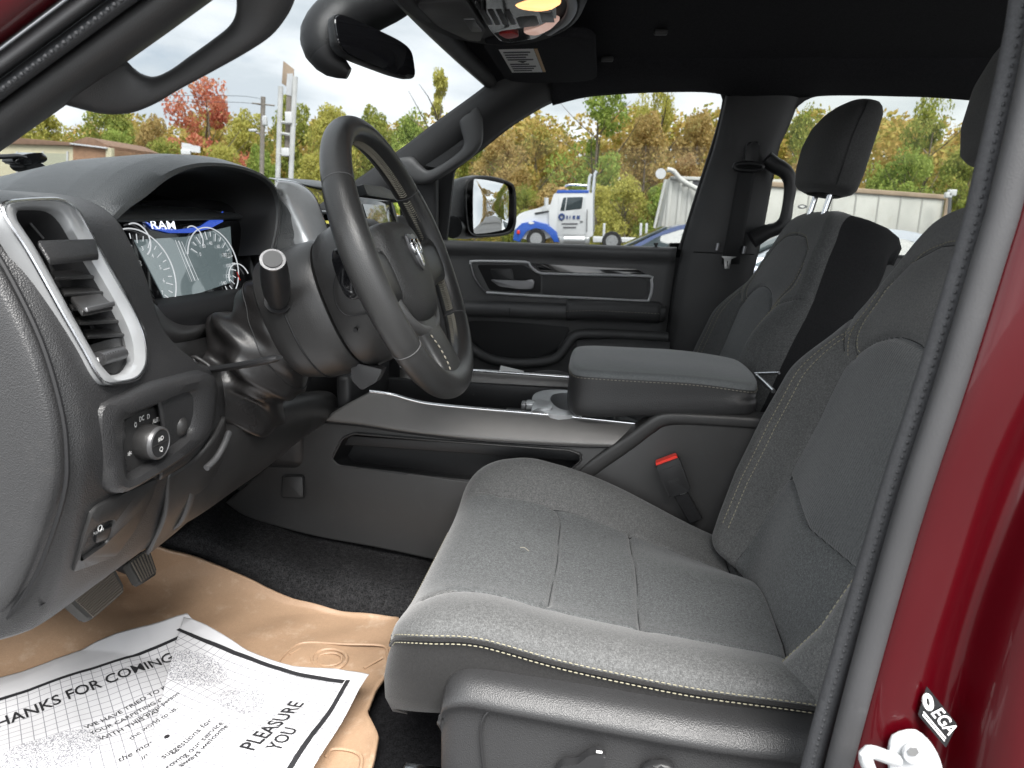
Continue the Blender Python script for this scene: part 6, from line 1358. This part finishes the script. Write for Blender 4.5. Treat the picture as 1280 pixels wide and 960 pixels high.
btr = thing('box_trailer', 'long white box trailer behind the passenger headrest', 'trailer', (bq(1060, 300).x, BY, 0))
TL, TR2 = bq(950, 229), bq(1180, 246, 4)
prism('roof', [TL+V((0, -.1, .08)), TR2+V((0, -.1, .08)), TR2+V((0, -.1, -.1)), TL+V((0, -.1, -.1))], (0, 2.6, 0), 'trailer_rust', btr, .03)
prism('body', [TL, TR2, V((TR2.x, TR2.y, .9)), V((TL.x, TL.y, .9))], (0, 2.4, 0), 'trailer_white', btr, .03)
for k in range(9):
    t = k/8; a = TL.lerp(TR2, t); prism('side_seam', [a+V((-.03, -.03, -.12)), a+V((.03, -.03, -.12)), V((a.x+.03, a.y-.03, 1.0)), V((a.x-.03, a.y-.03, 1.0))], (0, .02, 0), 'trailer_seam', btr, 0)
prism('bottom_rail', [V((TL.x, TL.y-.06, 1.05)), V((TR2.x, TR2.y-.06, 1.05)), V((TR2.x, TR2.y-.06, .85)), V((TL.x, TL.y-.06, .85))], (0, .1, 0), 'steel_dim', btr, .01)
prism('oval_badge', crv([bq(*q, -.05) for q in ((997, 258), (1002, 255.5), (1008, 257), (1009, 259), (1004, 261), (999, 260.5))], 24, True), (0, .02, 0), 'ink_soft', btr, 0)
prism('oval_badge_face', crv([bq(*q, -.06) for q in ((999, 258), (1002.5, 256.8), (1006.5, 258), (1003, 259.6))], 20, True), (0, .01, 0), 'white_print', btr, 0)
for x in (1120, 1145): c_ = bq(x, 300); wheel(btr, (c_.x, BY-.05, .5), .5, .3)
tube('corner_post', [TR2+V((.1, -.1, .1)), V((TR2.x+.1, TR2.y-.1, .9))], .07, 'trailer_rust', btr, 6)
lpst = thing('yard_light', 'small grey twin floodlight post right of the box trailer', 'light post', (at(1187, 300, 30).x, 30, 0))
tube('post', [V((at(1187, 300, 30).x, 30, 0)), at(1188, 243, 30)], .07, 'steel_dim', lpst, 8); rbox('floodlight', at(1190, 241, 30), (.3, .2, .25), 'truck_white2', lpst, .04); rbox('floodlight', at(1185, 244, 30), (.25, .2, .22), 'truck_white2', lpst, .04)

# ---- parked cars
def car(label, loc, rz, m, group='cars parked in the lot'):
    r = thing('parked_car', label, 'car', (0, 0, 0), group)
    bodyp = [(-2.2, .35), (-2.25, .62), (-2.1, .78), (-1.2, .92), (-.55, .95), (1.5, 1.0), (2.15, .98), (2.28, .75), (2.25, .38), (1.9, .28), (-1.9, .28)]
    roofp = [(-1.25, .9), (-.75, 1.18), (-.25, 1.40), (.3, 1.46), (.95, 1.42), (1.45, 1.22), (1.85, .97)]
    def half(pts, w0, w1):
        return [[V((x, y, z)) for x, z in pts] for y, in ((-w0,), (w0,))]
    n = 40; bl = crv([V((x, 0, z)) for x, z in bodyp], n, True)
    b = loft('body', [[V((p.x*k, y, .65+(p.z-.65)*k2)) for p in bl] for y, k, k2 in ((-.86, .93, .80), (-.90, .985, .93), (-.88, 1, 1), (.88, 1, 1), (.90, .985, .93), (.86, .93, .80))], m, r, sharp=60)
    rp_ = crv([V((x, 0, z)) for x, z in roofp], 24)
    loft('cabin', [[V((p.x, y*(1-.22*(p.z-.9)/.55), p.z)) for p in rp_]+[V((p.x, y*.98, .88)) for p in (V((1.8, 0, 0)), V((-1.2, 0, 0)))] for y in (-.80, -.78, .78, .80)], m, r, sharp=60)
    for s in (-1, 1):
        yy = lambda z: s*(.815-.17*(z-.9)/.5)
        for wq_ in (((-.98, .97), (-.60, 1.20), (-.20, 1.34), (.22, 1.37), (.20, .98)), ((.30, .98), (.32, 1.37), (.85, 1.33), (1.25, 1.18), (1.48, 1.0))):
            prism('window', rnd([V((x, yy(z), z)) for x, z in wq_], .1), (0, s*.012, 0), 'car_glass', r, .004)
        for x in (-1.4, 1.4): wheel(r, (x, -.92 if s < 0 else .70, .32), .32, .22)
        rbox('door_handle', (.15, s*.905, .86), (.18, .03, .03), 'chrome', r, .01); rbox('headlight', (-2.12, s*.62, .70), (.14, .34, .12), 'white_print', r, .03); rbox('tail_light', (2.2, s*.66, .82), (.12, .3, .14), 'red', r, .03)
    prism('windshield', [V((-1.20, -.66, .97)), V((-1.20, .66, .97)), V((-.42, .58, 1.36)), V((-.42, -.58, 1.36))], V((-.02, 0, .03)), 'car_glass', r, .004)
    prism('rear_glass', [V((1.80, -.62, 1.02)), V((1.80, .62, 1.02)), V((1.15, .56, 1.37)), V((1.15, -.56, 1.37))], V((.02, 0, .03)), 'car_glass', r, .004)
    r.location = loc; r.rotation_euler.z = rz; return r
c_ = at(838, 300, 13.5); car('dark blue car with its roof just above the far door sill', (c_.x+.3, 13.5, 0), 0, 'car_blue')
c_ = at(965, 305, 9.5); car('pale silver car glimpsed through the rear grab handle', (c_.x+.6, 9.5, -.02), 0, 'car_silver')
car('white car reflected in the side mirror', (9.5, 4.6, 0), R(12), 'truck_white'); car('silver car reflected behind the white one in the side mirror', (14.5, 7.0, 0), R(10), 'car_silver')

# ---- utility pole, sign frame, small signs, building
up_ = thing('utility_pole', 'tall grey utility pole with lamp arm right of the red maple', 'pole', (at(325, 300, 44).x, 44, 0))
pb = V((at(325, 280, 44).x, 44, 0)); tube('pole', [pb, at(329, 121, 44)], .15, 'pole_wood', up_, 8); tube('lamp_arm', crv([at(326, 168, 44), at(321, 166, 44), at(317, 163, 44)], 6), .05, 'steel_dim', up_, 6)
rbox('lamp_head', at(316, 163, 44), (.5, .2, .16), 'truck_white2', up_, .05); tube('cross_arm', [at(315, 129, 44), at(343, 132, 44)], .05, 'pole_wood', up_, 6); rbox('transformer', at(331, 151, 44), (.3, .3, .6), 'truck_white2', up_, .08)
for dy in (0, 8): tube('power_line', crv([at(329, 124+dy, 44), at(300, 120+dy, 40), at(200, 118+dy, 34), at(60, 100+dy, 26)], 20), .012, 'ink_soft', up_, 4)
sg = thing('sign_frame', 'tall weathered steel sign frame on two pale posts seen left of the wheel', 'sign', (at(357, 300, 22).x, 22, 0))
for a, b in (((351, 108), (346, 260)), ((369, 96), (362, 260))): q = at(*b, 22); tube('post', [V((q.x, 22, 0)), q, at(*a, 22)], .085, 'pole_pale', sg, 8)
prism('panel', [at(*q, 22.12) for q in ((354, 76), (367, 86), (366, 114), (352, 104))], (0, .05, 0), 'trailer_rust', sg, .01)
prism('panel_torn', [at(*q, 22.1) for q in ((359, 92), (366, 92), (364, 120), (357, 118))], (0, .03, 0), 'truck_white2', sg, 0)
prism('lower_panel', [at(*q, 22.12) for q in ((358, 116), (364, 116), (362, 196), (355, 196))], (0, .04, 0), 'pole_wood', sg, .01)
for y in (152, 166, 192): tube('brace', [at(349+(152-y)*.03, y, 22), at(367-(y-152)*.05, y+3, 22)], .05, 'pole_pale', sg, 6)
rbox('bracket', at(361, 147, 21.9), (.22, .1, .35), 'white_print', sg, .02); rbox('bracket', at(357, 190, 21.9), (.25, .1, .25), 'white_print', sg, .02)
ss2 = thing('road_sign', 'pair of small white signs on a post below the red maple', 'sign', (at(238, 300, 34).x, 34, 0))
for q in (((227, 178), (239, 180), (239, 189), (227, 188)), ((239, 181), (250, 183), (250, 191), (239, 190))): prism('board', [at(*z, 34) for z in q], (0, .04, 0), 'white_print', ss2, 0)
tube('post', [V((at(238, 280, 34).x, 34, 0)), at(238, 184, 34.1)], .05, 'steel_dim', ss2, 6); rbox('lower_board', at(232, 190, 34), (.5, .04, .25), 'white_print', ss2, .02)
bd = thing('roadside_building', 'low cream building with brown roof at the far left beyond the wiper', 'building', (at(70, 300, 40).x, 40, 0))
bq2 = lambda x, y, k=0: at(x, y, 40+k)
prism('wall', [bq2(*q) for q in ((-80, 174), (92, 180), (92, 262), (-80, 255))], (0, 6, 0), 'cream', bd, .02)
prism('brick_wall', [bq2(*q, -.02) for q in ((91, 180), (134, 186), (134, 262), (91, 262))], (0, 6, 0), 'brick', bd, .02)
prism('roof', [bq2(*q, -.2) for q in ((-80, 166), (10, 171), (90, 178), (90, 182), (20, 180), (-80, 176))], (0, 6.4, 0), 'brown_roof', bd, .03)
prism('gable', [bq2(*q, .5) for q in ((86, 179), (108, 171), (116, 173), (136, 182), (136, 186))], (0, 5, 0), 'brown_roof', bd, .02)
prism('eave', [bq2(*q, -.25) for q in ((87, 178.5), (133, 184), (133, 186), (87, 180.5))], (0, .3, 0), 'truck_white2', bd, .02)
prism('corner_post', [bq2(*q, -.1) for q in ((132, 184), (139, 185), (140, 262), (132, 262))], (0, .3, 0), 'cream', bd, .02)
prism('window', [bq2(*q, -.06) for q in ((20, 190), (84, 192), (84, 215), (20, 214))], (0, .1, 0), 'cream_pane', bd, 0)
for x in (20, 52, 83): prism('mullion', [bq2(*q, -.1) for q in ((x, 189), (x+1.6, 189), (x+1.6, 216), (x, 216))], (0, .08, 0), 'truck_white2', bd, 0)
